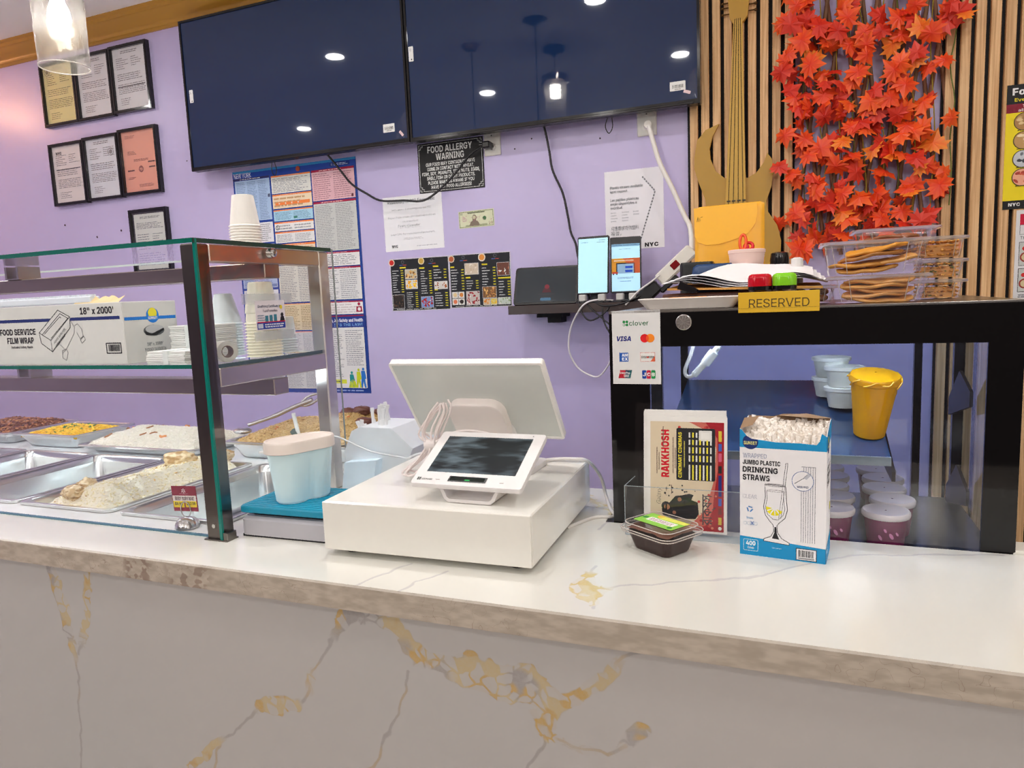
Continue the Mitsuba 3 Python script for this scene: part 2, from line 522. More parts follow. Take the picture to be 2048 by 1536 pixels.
# the glass pendant at the top left of the picture
t = thing('pendant_lamp', 'hanging lamp with a clear bubbled glass cylinder shade and a bright bulb', 'pendant lamp')
px, py, pz = -1.668, 1.3, 2.074
rg = random.Random(3)
n, rows = 48, 26
V = []
for j in range(rows + 1):
    for i in range(n):
        a = 2 * math.pi * i / n
        r = .056 + .0036 * (meshkit.noise(np.array([i * .55, j * .55, 1.0])) - .5)
        V.append((px + r * math.cos(a), py + r * math.sin(a), pz + .205 * j / rows))
glass = loft([np.array(V[j * n:(j + 1) * n]) for j in range(rows + 1)], False, False)
add(t + '__glass_shade', glass, (250, 248, 240), 'bubble_glass', True)
add(t + '__rim', tube_raw([(px + .056 * math.cos(a), py + .056 * math.sin(a), pz) for a in np.linspace(0, 2 * math.pi, 49)], .0016, 6, False), (240, 236, 226), 'gloss', True)
add(t + '__cap', cat_(lathe([(.003, pz + .245), (.026, pz + .242), (.03, pz + .222), (.056, pz + .214), (.060, pz + .198), (.056, pz + .195)], 36, (px, py, 0), True)), (150, 112, 60), 'steel')
add(t + '__socket', cyl((px, py, pz + .214), (px, py, pz + .165), .018, 20), (70, 56, 40), 'steel')
add(t + '__cord', cyl((px, py, pz + .24), (px, py, CEIL), .003, 8), (30, 28, 26), 'matte')
add(t + '__canopy', lathe([(.004, CEIL - .03), (.03, CEIL - .026), (.055, CEIL - .006), (.056, CEIL)], 28, (px, py, 0), True), (150, 112, 60), 'steel')
key = add(t + '__bulb', lathe([(.002, pz + .080), (.012, pz + .083), (.022, pz + .096), (.026, pz + .114), (.023, pz + .134), (.016, pz + .152), (.013, pz + .168)], 24, (px, py, 0), True), (255, 250, 240), 'matte', True)
scene[key]['emitter'] = {'type': 'area', 'radiance': {'type': 'rgb', 'value': [30, 27, 22]}}
for i, (x, y) in enumerate(GLOBES):  # globes added out of view as extra light
    t = thing('frosted_globe_lamp', 'frosted globe pendant over the dining tables behind the camera', 'pendant lamp', 'frosted globe pendants in the dining room')
    key = add(t + '__globe', xf(trimesh.creation.icosphere(3, .13), move(x, y, 2.25)), (245, 245, 242), 'matte', True)
    scene[key]['emitter'] = {'type': 'area', 'radiance': {'type': 'rgb', 'value': [GLOBE * q for q in (1.0, .965, .92)]}}
    add(t + '__cord', cyl((x, y, 2.38), (x, y, CEIL), .006, 8), (40, 40, 42), 'matte')
# a warm globe lamp past the left edge of the picture
t = thing('globe_lamp', 'warm globe lamp hanging near the left end of the back wall', 'pendant lamp')
key = add(t + '__globe', xf(trimesh.creation.icosphere(3, .07), move(-4.5, 2.08, 2.70)), (255, 230, 180), 'matte', True)
scene[key]['emitter'] = {'type': 'area', 'radiance': {'type': 'rgb', 'value': [26, 12, 6]}}
add(t + '__stem', cyl((-4.5, 2.08, 2.76), (-4.5, 2.08, CEIL), .008, 10), (150, 112, 60), 'steel')
# the beaded chandelier that the right screen mirrors
t = thing('bead_chandelier', 'crystal bead chandelier on a chain, mirrored in the right screen', 'chandelier')
cx, cy = -1.27, 1.05
add(t + '__canopy', lathe([(.012, CEIL - .045), (.02, CEIL - .03), (.06, CEIL - .02), (.062, CEIL)], 28, (cx, cy, 0), True), (60, 56, 54), 'chrome')
add(t + '__chain', tube_raw([(cx, cy, CEIL - .04), (cx, cy, 2.70)], .004, 8), (120, 118, 116), 'chrome')
add(t + '__crown', lathe([(.070, 2.70), (.078, 2.695), (.078, 2.66), (.066, 2.655)], 28, (cx, cy, 0), True), (150, 140, 132), 'chrome')
bead = trimesh.creation.icosphere(1, .0062)
bv = []
for ring in range(20):
    z = 2.65 - ring * .0135
    r = .062 if ring < 4 else .056 + .014 * ((ring - 4) / 16) ** 2
    for i in range(26):
        a = 2 * math.pi * (i + .5 * (ring % 2)) / 26
        bv.append(xf(bead, move(cx + r * math.cos(a), cy + r * math.sin(a), z)))
add(t + '__bead_strings', cat_(bv), (240, 234, 226), 'bead_glass', False, kind='stuff')
key = add(t + '__lamp_core', cyl((cx, cy, 2.645), (cx, cy, 2.58), .03, 16), (255, 255, 250), 'matte')
scene[key]['emitter'] = {'type': 'area', 'radiance': {'type': 'rgb', 'value': [42, 40, 36]}}
t = thing('cord_pendant', 'dark ceiling rose with a long thin cord, mirrored in the right screen', 'pendant lamp')
add(t + '__canopy', lathe([(.006, CEIL - .03), (.03, CEIL - .02), (.062, CEIL - .008), (.064, CEIL)], 28, (-1.23, 1.48, 0), True), (38, 36, 40), 'semi')
add(t + '__cord', cyl((-1.23, 1.48, CEIL - .03), (-1.23, 1.48, 2.34), .003, 8), (30, 30, 34), 'matte')
add(t + '__lamp_holder', cyl((-1.23, 1.48, 2.34), (-1.23, 1.48, 2.30), .014, 16), (38, 36, 40), 'semi')

# ------------------------------------------------------------------ the two screens on the wall
def tv(x0, x1, z0, z1, label, stick):
    t = thing('wall_television', label, 'television')
    yf = 2.53
    add(t + '__housing', cat_(box(x0, x1, yf + .004, yf + .035, z0, z1, .004), box(x0 + .12, x1 - .12, yf + .035, WY - .012, z0 + .1, z1 - .1, .004)), (14, 14, 17), 'semi')
    fr = sg.box(x0, z0, x1, z1).difference(sg.box(x0 + .009, z0 + .016, x1 - .009, z1 - .009))
    add(t + '__bezel', prism(fr, .010, XZ(yf + .006)), (10, 10, 12), 'gloss', False)
    add(t + '__screen', box(x0 + .008, x1 - .008, yf, yf + .008, z0 + .015, z1 - .008), None, 'tv_screen', False)
    add(t + '__lower_strip', box(x0 + .02, x1 - .02, yf - .006, yf + .004, z0 + .001, z0 + .008, .001), (24, 24, 28), 'gloss', False)
    for (sx, sz, w, h, rot) in stick:
        P = Print((sx - w / 2, yf - .0004, sz + h / 2), (1, 0, 0), (0, 0, -1), w, h, 100, 100 * h / w, .0005)
        if h > w:
            P.rect(0, 0, 100, 100 * h / w, (232, 232, 232), 8); P.up()
            P.line([(30, 30), (30, 100)], 5, (120, 120, 120)); P.line([(48, 40), (48, 90)], 5, (150, 150, 150)); P.circ(58, 100 * h / w - 34, 13, (60, 60, 60))
        elif w > .03:
            P.rect(0, 0, 100, 100 * h / w, (228, 228, 226)); P.up()
            r = random.Random(int(sx * 1e4))
            x = 14
            while x < 86:
                P.rect(x, 20, x + r.choice((1.2, 2, 3)), 42, (40, 40, 44)); x += 4.2
            P.rect(30, 47, 70, 51, (90, 90, 90))
        else:
            P.poly(affinity.rotate(sg.box(0, 20, 100, 62), rot), (236, 208, 212))
        P.build(t + '__screen__sticker', label='white sticker' if w != .024 else 'pale pink tape tab')
    # the protective film, lifted at the lower right corner
    c = np.array([x1 - .012, z0 + .02])
    V, F = [], []
    for i in range(9):
        for j in range(9):
            a, b = i / 8, j / 8
            q = c + np.array([-.052 * a * (1 - .5 * b), .10 * b * (1 - .45 * a)])
            V.append((q[0], yf - .002 - .016 * (a * b) ** .8 - .004 * math.sin(5 * a + 3 * b) ** 2, q[1]))
    add(t + '__screen__film_corner', trimesh.Trimesh(V, [f for i in range(8) for j in range(8) for f in ((i * 9 + j, i * 9 + j + 1, i * 9 + j + 10), (i * 9 + j, i * 9 + j + 10, i * 9 + j + 9))], process=False), None, 'clear', True)
    return t


scene['tv_screen'] = {'type': 'principled', 'base_color': {'type': 'rgb', 'value': [.006, .020, .070]}, 'roughness': .025, 'specular': .62}
tv(-2.518, -1.402, 2.086, 2.724, 'black television at the left with a dark blue screen, over the labour poster', [(-2.483, 2.406, .021, .055, 0), (-1.493, 2.15, .052, .032, 0), (-1.438, 2.121, .024, .024, 50)])
tv(-1.398, -.297, 2.084, 2.720, 'black television at the right with a dark blue screen, ending over the slats', [(-1.376, 2.41, .021, .055, 0), (-.371, 2.149, .052, .030, 0), (-.34, 2.124, .024, .024, 20)])

# cables under the screens
add('television_cable', tube([(-1.825, 2.54, 2.10), (-1.82, 2.575, 2.088), (-1.776, 2.59, 2.027), (-1.724, 2.59, 1.965), (-1.65, 2.588, 1.917), (-1.58, 2.58, 1.883), (-1.475, 2.575, 1.874), (-1.372, 2.575, 1.868), (-1.267, 2.585, 1.936), (-1.175, 2.59, 2.022), (-1.112, 2.585, 2.052)], .0042, 8), (18, 18, 20), 'semi', True,
    label='black power cable drooping from the left television across the allergy sign to an outlet', cat='cable')
add('television_cable__plug', cat_(box(-1.114, -1.082, 2.565, 2.606, 2.036, 2.062, .005), cyl((-1.112, 2.585, 2.052), (-1.13, 2.585, 2.054), .007, 10)), (20, 20, 22), 'semi')
add('television_cable', tube([(-.875, 2.55, 2.11), (-.869, 2.59, 2.09), (-.853, 2.592, 2.005), (-.842, 2.592, 1.931), (-.806, 2.592, 1.846), (-.789, 2.592, 1.763), (-.778, 2.59, 1.698), (-.755, 2.57, 1.655), (-.74, 2.55, 1.60), (-.70, 2.54, 1.45)], .0042, 8), (18, 18, 20), 'semi', True,
    label='black cable hanging from the right television down to the tablets on the shelf', cat='cable')
for xx in (-2.10, -.62):
    zz = 2.088
    add('pull_loop', tube([(xx, 2.56, zz), (xx - .012, 2.57, zz - .03), (xx, 2.57, zz - .055), (xx + .014, 2.57, zz - .035), (xx + .014, 2.56, zz)], .0016, 6), (20, 20, 22), 'semi', True,
        label='short black cord loop under the left television' if xx < -1 else 'short black cord loop under the right television', cat='cord loop')


def outlet(x0, x1, z0, z1, label):
    t = thing('wall_outlet', label, 'outlet')
    add(t + '__plate', box(x0, x1, WY - .006, WY, z0, z1, .003), (222, 220, 214), 'semi')
    cx = (x0 + x1) / 2
    for dz in (.026, -.026):
        zc = (z0 + z1) / 2 + dz
        add(t + '__plate__socket', prism(sg.Point(cx, zc).buffer(.017, quad_segs=6).intersection(sg.box(0 - 9, zc - .013, 9, zc + .013)), .0025, XZ(WY - .006)), (232, 230, 224), 'semi', False)
        P = Print((cx - .02, WY - .0088, zc + .02), (1, 0, 0), (0, 0, -1), .04, .04, 40, 40, .0004)
        P.rect(13, 12, 15, 22, (40, 40, 40)); P.rect(25, 12, 27, 21, (40, 40, 40)); P.circ(20, 28, 2.6, (40, 40, 40))
        P.build(t + '__plate__slots')
    return t


outlet(-1.126, -1.056, 2.014, 2.128, 'white double outlet right of the allergy sign, black plug in it')
outlet(-.528, -.458, 2.017, 2.131, 'white double outlet under the right television, white cord plugged in')

# ------------------------------------------------------------------ framed certificates at the left
def framed(x0, x1, z0, z1, paper, label, group, draw, tilt=0):
    t = thing('framed_certificate', label, 'framed certificate', group)
    c = ((x0 + x1) / 2, (z0 + z1) / 2)
    w = .014
    R = trimesh.transformations.rotation_matrix(math.radians(tilt), [0, -1, 0], [c[0], WY, c[1]])
    b = sg.box(x0, z0, x1, z1)
    inner = b.buffer(-w, join_style=2)
    add(t + '__frame', xf(cat_(prism(b.difference(inner), .022, XZ(WY)), prism(b.buffer(-.003, join_style=2).difference(inner.buffer(.002, join_style=2)), .002, XZ(WY - .022))), R), (20, 19, 22), 'gloss', False)
    add(t + '__paper', xf(prism(inner, .002, XZ(WY - .008)), R), paper, 'print', False)
    W_, H_ = x1 - x0 - 2 * w, z1 - z0 - 2 * w
    u = R[:3, :3] @ [1, 0, 0]; v = R[:3, :3] @ [0, 0, -1]
    o = (R @ np.array([x0 + w, WY - .0105, z1 - w, 1]))[:3]
    P = Print(o, u, v, W_, H_, 100, 140)
    draw(P)
    P.build(t + '__paper__print')
    q = np.array([[x0 + w, WY - .017, z0 + w], [x1 - w, WY - .017, z0 + w], [x1 - w, WY - .017, z1 - w], [x0 + w, WY - .017, z1 - w]])
    add(t + '__glass', xf(trimesh.Trimesh(q, [[0, 1, 2], [0, 2, 3]], process=False), R), None, 'pane', False)


G1 = (120, 118, 120)


def form(seed, dark=(125, 123, 126), seal=None, head=None, bars=()):
    def f(P):
        if head:
            P.text(head, 12, 20, 7, (40, 40, 44), weight=900)
        else:
            P.lines(25, 5, 75, 13, 2, dark, seed, .45, .1)
        P.lines(10, 20, 48, 48, 6, dark, seed + 1, .3, .5); P.lines(54, 20, 90, 44, 5, dark, seed + 2, .3, .6)
        P.lines(10, 56, 90, 74, 4, dark, seed + 3, .35, .2); P.lines(10, 80, 92, 104, 6, dark, seed + 4, .35, .1)
        P.lines(14, 112, 60, 130, 4, dark, seed + 5, .3, .5)
        for y in bars:
            P.rect(8, y, 90, y + 2, (60, 60, 64))
        if seal:
            P.circ(*seal, 9, dark, ring=1.5); P.circ(*seal, 5, dark)
    return f


X0, DX = -3.522, .2415
grp = None
framed(X0, X0 + DX, 2.412, 2.718, (226, 216, 148), 'black frame with a yellow certificate, half behind the glass pendant lamp', grp, form(1, (140, 130, 84), seal=(14, 14)), 0)
framed(X0 + DX, X0 + 2 * DX, 2.412, 2.718, (222, 222, 224), 'black frame with a white form, between the yellow certificate and another white form', grp, form(11))
framed(X0 + 2 * DX, X0 + 3 * DX, 2.416, 2.722, (222, 222, 224), 'black frame with a white form, right end of the upper row', grp, form(21, bars=(86,)))
framed(X0, X0 + .240, 2.024, 2.328, (226, 218, 216), 'black frame with a letter headed NYC, left end of the lower row', grp, form(31, head='NYC', bars=(56,)))
framed(X0 + .242, X0 + .482, 2.028, 2.334, (220, 222, 228), 'black frame with a white form with a round seal, middle of the lower row', grp, form(41, seal=(78, 34)))


def pink(P):
    d = (150, 92, 84)
    P.lines(10, 8, 40, 16, 3, d, 1, .4, .2); P.lines(14, 44, 50, 54, 3, d, 2, .5, .5); P.lines(30, 64, 74, 70, 2, d, 3, .5, .1)
    P.rect(10, 88, 30, 91, (90, 50, 50)); P.rect(72, 72, 92, 75, (90, 50, 50)); P.rect(74, 84, 92, 87, (90, 50, 50)); P.circ(50, 88, 7, (140, 84, 80)); P.circ(50, 88, 4, (220, 160, 140))
    P.lines(10, 104, 34, 110, 2, d, 4, .5, .4); P.lines(40, 122, 84, 130, 3, d, 5, .4, .2)


framed(X0 + .486, X0 + .732, 2.032, 2.342, (228, 160, 138), 'black frame with a salmon pink certificate, right end of the lower row', grp, pink)


def small(P):
    d = (110, 116, 120)
    P.rect(0, 0, 100, 140, (40, 42, 44)); P.up().rect(4, 4, 96, 136, (206, 208, 202)); P.up()
    P.lines(22, 10, 84, 16, 2, d, 1, .5, .1); P.lines(10, 24, 90, 40, 5, d, 2, .4, .2); P.lines(10, 50, 50, 90, 7, d, 3, .3, .5); P.lines(56, 50, 90, 84, 6, d, 4, .3, .5); P.lines(10, 96, 90, 128, 6, (120, 130, 150), 5, .4, .3)


framed(-3.018, -2.775, 1.655, 1.963, (206, 208, 202), 'small dark frame with a certificate, low on the wall behind the glass guard', grp, small)
for i, (sx, sz) in enumerate(((-3.49, 1.93), (-3.27, 1.855), (-3.10, 1.875), (-2.635, 2.16), (-.93, 2.06), (-.665, 2.03), (-1.0, 2.03))):
    add('screw_hole', prism(sg.Point(sx, sz).buffer(.005 if i < 3 else .003, quad_segs=4), .0008, XZ(WY)), (60, 44, 60), 'matte', False, label='small dark nail hole in the purple wall', cat='nail hole', group='nail holes in the purple wall')

# ------------------------------------------------------------------ papers on the purple wall
def paper(name, x0, x1, z0, z1, W_, H_, col, label, cat, draw, y=None, th=.0012, tilt=0., mat='print'):
    """A flat sheet on the wall, drawn on in W_ x H_ units from its top left corner."""
    y = WY if y is None else y
    t = thing(name, label, cat)
    c = ((x0 + x1) / 2, y, (z0 + z1) / 2)
    R = trimesh.transformations.rotation_matrix(math.radians(tilt), [0, -1, 0], c)
    add(t + '__sheet', xf(box(x0, x1, y - th, y, z0, z1), R), col, mat, False)
    P = Print((R @ [x0, y - th, z1, 1])[:3], R[:3, :3] @ [1, 0, 0], R[:3, :3] @ [0, 0, -1], x1 - x0, z1 - z0, W_, H_)
    draw(P)
    P.build(t + '__sheet__print')
    return t


def labour(P):
    navy, red, org, tx = (30, 56, 134), (150, 24, 60), (232, 128, 62), (150, 152, 158)
    P.rect(0, 0, 660, 10, (52, 132, 190)); P.rect(0, 10, 660, 32, (32, 62, 150)); P.up()
    P.text('NEW YORK', 6, 30, 20, (226, 226, 236), w=100, weight=500, fx=serif)
    P.rect(530, 13, 630, 29, (20, 44, 120)); P.circ(540, 21, 5, (190, 200, 220)); P.up(); P.lines(550, 15, 622, 27, 2, (180, 190, 220), 5)
    P.rect(0, 32, 205, 40, (40, 40, 86)); P.up().lines(40, 34, 160, 39, 1, (210, 214, 226), 4)

    def panel(x0, x1, y0, y1, c, hc=None, hh=8, rows=None, seed=0, t=tx, cols=2):
        P.rect(x0, y0, x1, y1, c); P.up()
        if hc:
            P.rect(x0, y0, x1, y0 + hh, hc); P.up().lines(x0 + 40, y0 + 2, x1 - 50, y0 + hh - 2, 1, (236, 214, 210), seed + 7, .5)
        w = (x1 - x0 - 12) / cols
        for i in range(cols):
            P.lines(x0 + 8 + w * i, y0 + (hh + 5 if hc else 5), x0 + w * (i + 1), y1 - 4, rows or max(2, int((y1 - y0) / 8)), t, seed + i, .45)
    panel(9, 205, 42, 222, (166, 190, 222), None, 0, 24, 10, (122, 146, 184), 3)
    P.rect(190, 110, 202, 124, (70, 80, 110))
    panel(9, 205, 232, 320, (224, 224, 230), None, 0, 9, 20, tx, 2); panel(9, 205, 328, 456, (214, 216, 226), None, 0, 14, 22); panel(9, 205, 464, 522, (166, 180, 214), None, 0, 7, 24, (118, 130, 170), 1)
    P.rect(60, 506, 200, 518, (110, 124, 170))
    panel(9, 205, 532, 690, (216, 216, 224), None, 0, 18, 26); panel(9, 205, 700, 820, (190, 200, 222), None, 0, 14, 28, (140, 150, 180)); panel(9, 205, 832, 975, (222, 222, 226), None, 0, 16, 30)
    panel(214, 426, 38, 115, (222, 222, 216), org, 6, 9, 32, tx, 1); panel(214, 426, 119, 180, (236, 214, 184), org, 6, 3, 34, (190, 150, 110), 1)
    P.rect(228, 152, 414, 166, org); P.up()
    for i in range(4):
        P.circ(250 + 34 * i, 159, 3.5, (250, 240, 230))
    panel(214, 426, 186, 234, (168, 208, 230), org, 5, 6, 36, (110, 150, 176)); P.rect(322, 218, 342, 226, (30, 110, 80))
    panel(214, 426, 239, 278, (234, 232, 230), org, 6, 2, 38); P.circ(230, 262, 11, (60, 60, 60), ring=2.5); P.up().line([(223, 255), (237, 269)], 2.5, (60, 60, 60))
    panel(214, 426, 282, 330, (226, 226, 226), org, 6, 5, 40); panel(214, 426, 335, 424, (226, 206, 180), org, 8, 9, 42, (180, 150, 120))
    panel(214, 426, 430, 592, (208, 208, 204), None, 0, 20, 44); panel(214, 426, 599, 718, (216, 202, 172), (226, 160, 120), 4, 14, 46, (160, 140, 108)); panel(214, 426, 724, 818, (204, 204, 204), (226, 150, 130), 4, 13, 48); panel(214, 426, 826, 890, (224, 224, 224), None, 0, 7, 50); panel(214, 426, 896, 982, (206, 206, 204), None, 0, 13, 52)
    panel(432, 650, 36, 165, (222, 178, 186), red, 9, 13, 54, (176, 130, 140)); P.rect(630, 148, 640, 160, (90, 40, 50))
    panel(432, 650, 169, 380, (196, 198, 196), red, 9, 27, 56, (156, 158, 160)); panel(432, 650, 385, 446, (228, 226, 226), red, 7, 6, 58, tx, 1); panel(432, 650, 450, 590, (218, 218, 218), red, 7, 15, 60)
    panel(432, 650, 597, 654, (230, 228, 228), red, 6, 4, 62, (200, 190, 192), 1)
    P.circ(630, 612, 7, red); P.poly([(617, 622), (643, 622), (646, 646), (614, 646)], red); P.up().circ(630, 634, 8, (228, 226, 226))
    P.rect(426, 659, 660, 712, (28, 50, 128)); P.up().rect(426, 659, 650, 664, red)
    P.text('Job Safety and Health', 494, 688, 15, (236, 236, 244), weight=800, w=150); P.text("IT'S THE LAW!", 494, 706, 12, (130, 180, 226), weight=600, w=146); P.text('OSHA', 440, 690, 13, (220, 224, 240), weight=800); P.lines(440, 694, 480, 706, 2, (160, 172, 214), 3, .4)
    P.rect(430, 712, 646, 978, (226, 226, 224)); P.up()
    P.lines(438, 722, 536, 930, 25, tx, 64, .42, .4); P.lines(548, 722, 640, 880, 19, tx, 66, .42, .3)
    P.rect(440, 940, 540, 958, (214, 222, 70)); P.up().lines(456, 945, 530, 953, 1, (90, 96, 40), 6)
    for x, c, h in ((566, (32, 140, 140), 62), (602, (196, 208, 40), 74), (626, (40, 110, 190), 78)):
        P.circ(x + 3, 978 - h - 6, 6, c)
        P.poly([(x - 8, 978 - h + 2), (x + 10, 978 - h + 1), (x + 17, 978 - .55 * h), (x + 9, 978 - .5 * h), (x + 15, 976), (x + 6, 976), (x + 1, 978 - .38 * h), (x - 5, 976), (x - 13, 976), (x - 9, 978 - .5 * h)], c)
    P.poly([(550, 976), (556, 950), (574, 938), (586, 950), (592, 976)], (196, 208, 40))
    P.lines(440, 984, 640, 994, 1, (150, 170, 220), 8)


t = paper('labour_law_poster', -2.373, -1.715, 1.078, 2.080, 660, 1000, (30, 60, 140), 'tall blue edged labour law poster full of small print, below the left television', 'poster', labour, y=WY - .001, th=.0012)
add('poster_pin', cat_(cyl((-2.01, WY - .001, 2.060), (-2.01, WY - .006, 2.060), .011, 16)), (150, 60, 40), 'gloss', label='small round red and white pin at the top of the labour poster', cat='pin')


def allergy(P):
    w = (226, 226, 224)
    P.rect(0, 0, 287, 191, (28, 28, 30), 7); P.up().frame(5, 5, 282, 186, 1.8, w, 4)
    for sx, sy in ((1, 1), (-1, 1), (1, -1), (-1, -1)):
        X = lambda x: x if sx > 0 else 287 - x
        Y = lambda y: y if sy > 0 else 191 - y
        P.up().rect(X(4), Y(4), X(20), Y(20), (28, 28, 30)); P.up()
        P.line([(X(6), Y(22)), (X(14), Y(22)), (X(14), Y(14)), (X(22), Y(14)), (X(22), Y(6))], 1.8, w); P.line([(X(6), Y(16)), (X(6), Y(6)), (X(16), Y(6))], 1.8, w)
    P.up()
    P.text('FOOD ALLERGY', 143, 39, 25, w, 'c', w=196, weight=760); P.text('WARNING', 143, 69, 25, w, 'c', w=124, weight=760)
    for i, (s, wd) in enumerate((('OUR FOOD MAY CONTAIN OR HAVE', 216), ('COME IN CONTACT WITH WHEAT,', 206), ('FISH, SOY, PEANUTS, TREE NUTS, EGGS,', 254), ('SHELL FISH OR DAIRY PRODUCTS.', 212), ('PLEASE MAKE US AWARE IF YOU', 204), ('HAVE ANY FOOD ALLERGIES!', 178))):
        P.text(s, 143, 90 + 17.6 * i, 13.2, w, 'c', w=wd, weight=740)


paper('allergy_sign', -1.419, -1.131, 1.900, 2.093, 287, 191, (28, 28, 30), 'black metal food allergy warning sign with white capital letters', 'sign', allergy, th=.003)


def cpr(P):
    g, d = (150, 152, 158), (70, 72, 78)
    P.text('Availability of CPR Equipment', 133, 28, 12, d, 'c', w=222, weight=560)
    P.text('In the event of an emergency call 911', 133, 57, 7, g, 'c', w=186); P.text('Resuscitation masks and disposable gloves', 133, 88, 7, g, 'c', w=222); P.text('are available at', 126, 106, 7, g, 'c', w=72)
    P.text('Front Counter', 118, 125, 10, (60, 62, 70), 'c', w=104, weight=300, slant=.25); P.rect(72, 128, 180, 128.8, g)
    P.text('Learn CPR. For more information contact:', 133, 156, 7, g, 'c', w=206); P.lines(90, 168, 200, 178, 2, (180, 180, 186), 2, .3)
    P.text('NYC', 32, 207, 11, (30, 30, 34), w=28, weight=900); P.lines(150, 203, 250, 207, 1, (160, 160, 170), 4)


paper('equipment_notice', -1.597, -1.322, 1.678, 1.899, 276, 221, (236, 236, 240), 'white printed notice on CPR equipment, below the drooping black cable', 'notice', cpr, tilt=.5)


def bill(P):
    P.rect(0, 0, 156, 66, (212, 214, 184)); P.up().frame(3, 3, 153, 63, 2, (120, 130, 96)); P.rect(40, 6, 116, 11, (110, 116, 90)); P.rect(30, 55, 126, 60, (150, 156, 120))
    P.up().poly([(46, 60), (52, 44), (62, 38), (60, 26), (66, 16), (76, 18), (80, 28), (76, 38), (88, 46), (92, 60)], (126, 112, 96)); P.up().circ(69, 27, 7, (196, 190, 160))
    P.circ(24, 32, 9, (190, 150, 160), ring=2); P.circ(114, 33, 8, (70, 110, 70)); P.up(); P.text('20', 132, 58, 10, (150, 130, 110), weight=700); P.text('20', 7, 14, 7, (100, 110, 80), weight=700)
    r = random.Random(8)
    for i in range(26):
        x, y = r.choice(((24, 32), (72, 34), (140, 40), (30, 34), (84, 30)))
        x += r.gauss(0, 9); y += r.gauss(0, 7)
        if 6 < x < 146 and 5 < y < 58:
            P.line([(x, y), (x + r.uniform(3, 8), y + r.uniform(-3, 3))], 1.2, (176, 96, 126))


paper('banknote', -1.251, -1.098, 1.749, 1.815, 156, 66, (212, 214, 184), 'green and cream twenty dollar banknote with pink marks, taped to the wall', 'banknote', bill, th=.0006, tilt=1.0)


def menu_left(P):
    k, y, w = (24, 25, 32), (222, 204, 40), (206, 206, 208)
    P.rect(0, 0, 280, 217, (214, 214, 214)); P.up().rect(2, 2, 278, 215, k); P.rect(138, 2, 140, 215, (60, 60, 66)); P.up()
    def foody(x0, y0, x1, y1, bg, cols, seed, n=26, fr=True):
        if fr:
            P.rect(x0 - 1.5, y0 - 1.5, x1 + 1.5, y1 + 1.5, w); P.up()
        P.rect(x0, y0, x1, y1, bg); P.up()
        r = random.Random(seed)
        for i in range(n):
            cx, cy, a = r.uniform(x0 + 4, x1 - 4), r.uniform(y0 + 4, y1 - 4), r.uniform(2, 4)
            P.poly(affinity.rotate(affinity.scale(sg.Point(cx, cy).buffer(a, quad_segs=2), 1.6, 1), r.uniform(0, 180)).intersection(sg.box(x0, y0, x1, y1)), r.choice(cols)); P.up(.1)
        P.up()
    def rows(x0, x1, y0, y1, n, seed):
        P.lines(x0, y0, x0 + .62 * (x1 - x0), y1, n, w, seed, .32, .5); P.lines(x1 - 12, y0, x1, y1, n, y, seed + 1, .4, 0)
    P.circ(8, 14, 15, (224, 206, 186)); P.up().circ(8, 14, 11, (190, 40, 34)); P.circ(152, 14, 15, (216, 200, 170)); P.up().circ(152, 14, 11, (196, 160, 70))
    for x in (62, 202):
        P.circ(x, 14, 7, (110, 112, 120), ring=1.5); P.rect(x - 16, 25, x, 28, (60, 90, 160)); P.rect(x, 25, x + 18, 28, (180, 60, 50))
    P.rect(46, 34, 76, 40, y); P.rect(140, 40, 166, 46, y); P.rect(206, 36, 232, 42, y); P.rect(208, 132, 224, 138, y)
    rows(8, 62, 44, 142, 10, 1); foody(72, 46, 128, 84, (196, 186, 160), [(206, 160, 90), (226, 180, 110), (120, 80, 40)], 1); foody(72, 90, 128, 126, (216, 210, 200), [(236, 190, 30), (246, 206, 50), (226, 160, 20)], 2)
    rows(74, 128, 138, 206, 8, 3); foody(6, 150, 60, 206, (40, 32, 28), [(60, 44, 36), (30, 24, 22), (84, 60, 44)], 3)
    rows(146, 198, 52, 152, 10, 5); rows(208, 268, 48, 92, 4, 7); foody(210, 102, 270, 132, (216, 212, 204), [(150, 80, 40), (120, 60, 30), (170, 100, 60)], 4, 10)
    rows(210, 270, 144, 206, 6, 9); foody(144, 162, 200, 206, (120, 140, 190), [(176, 40, 44), (150, 30, 40), (220, 200, 190)], 5)
    P.lines(20, 209, 260, 213, 1, (190, 190, 190), 6)


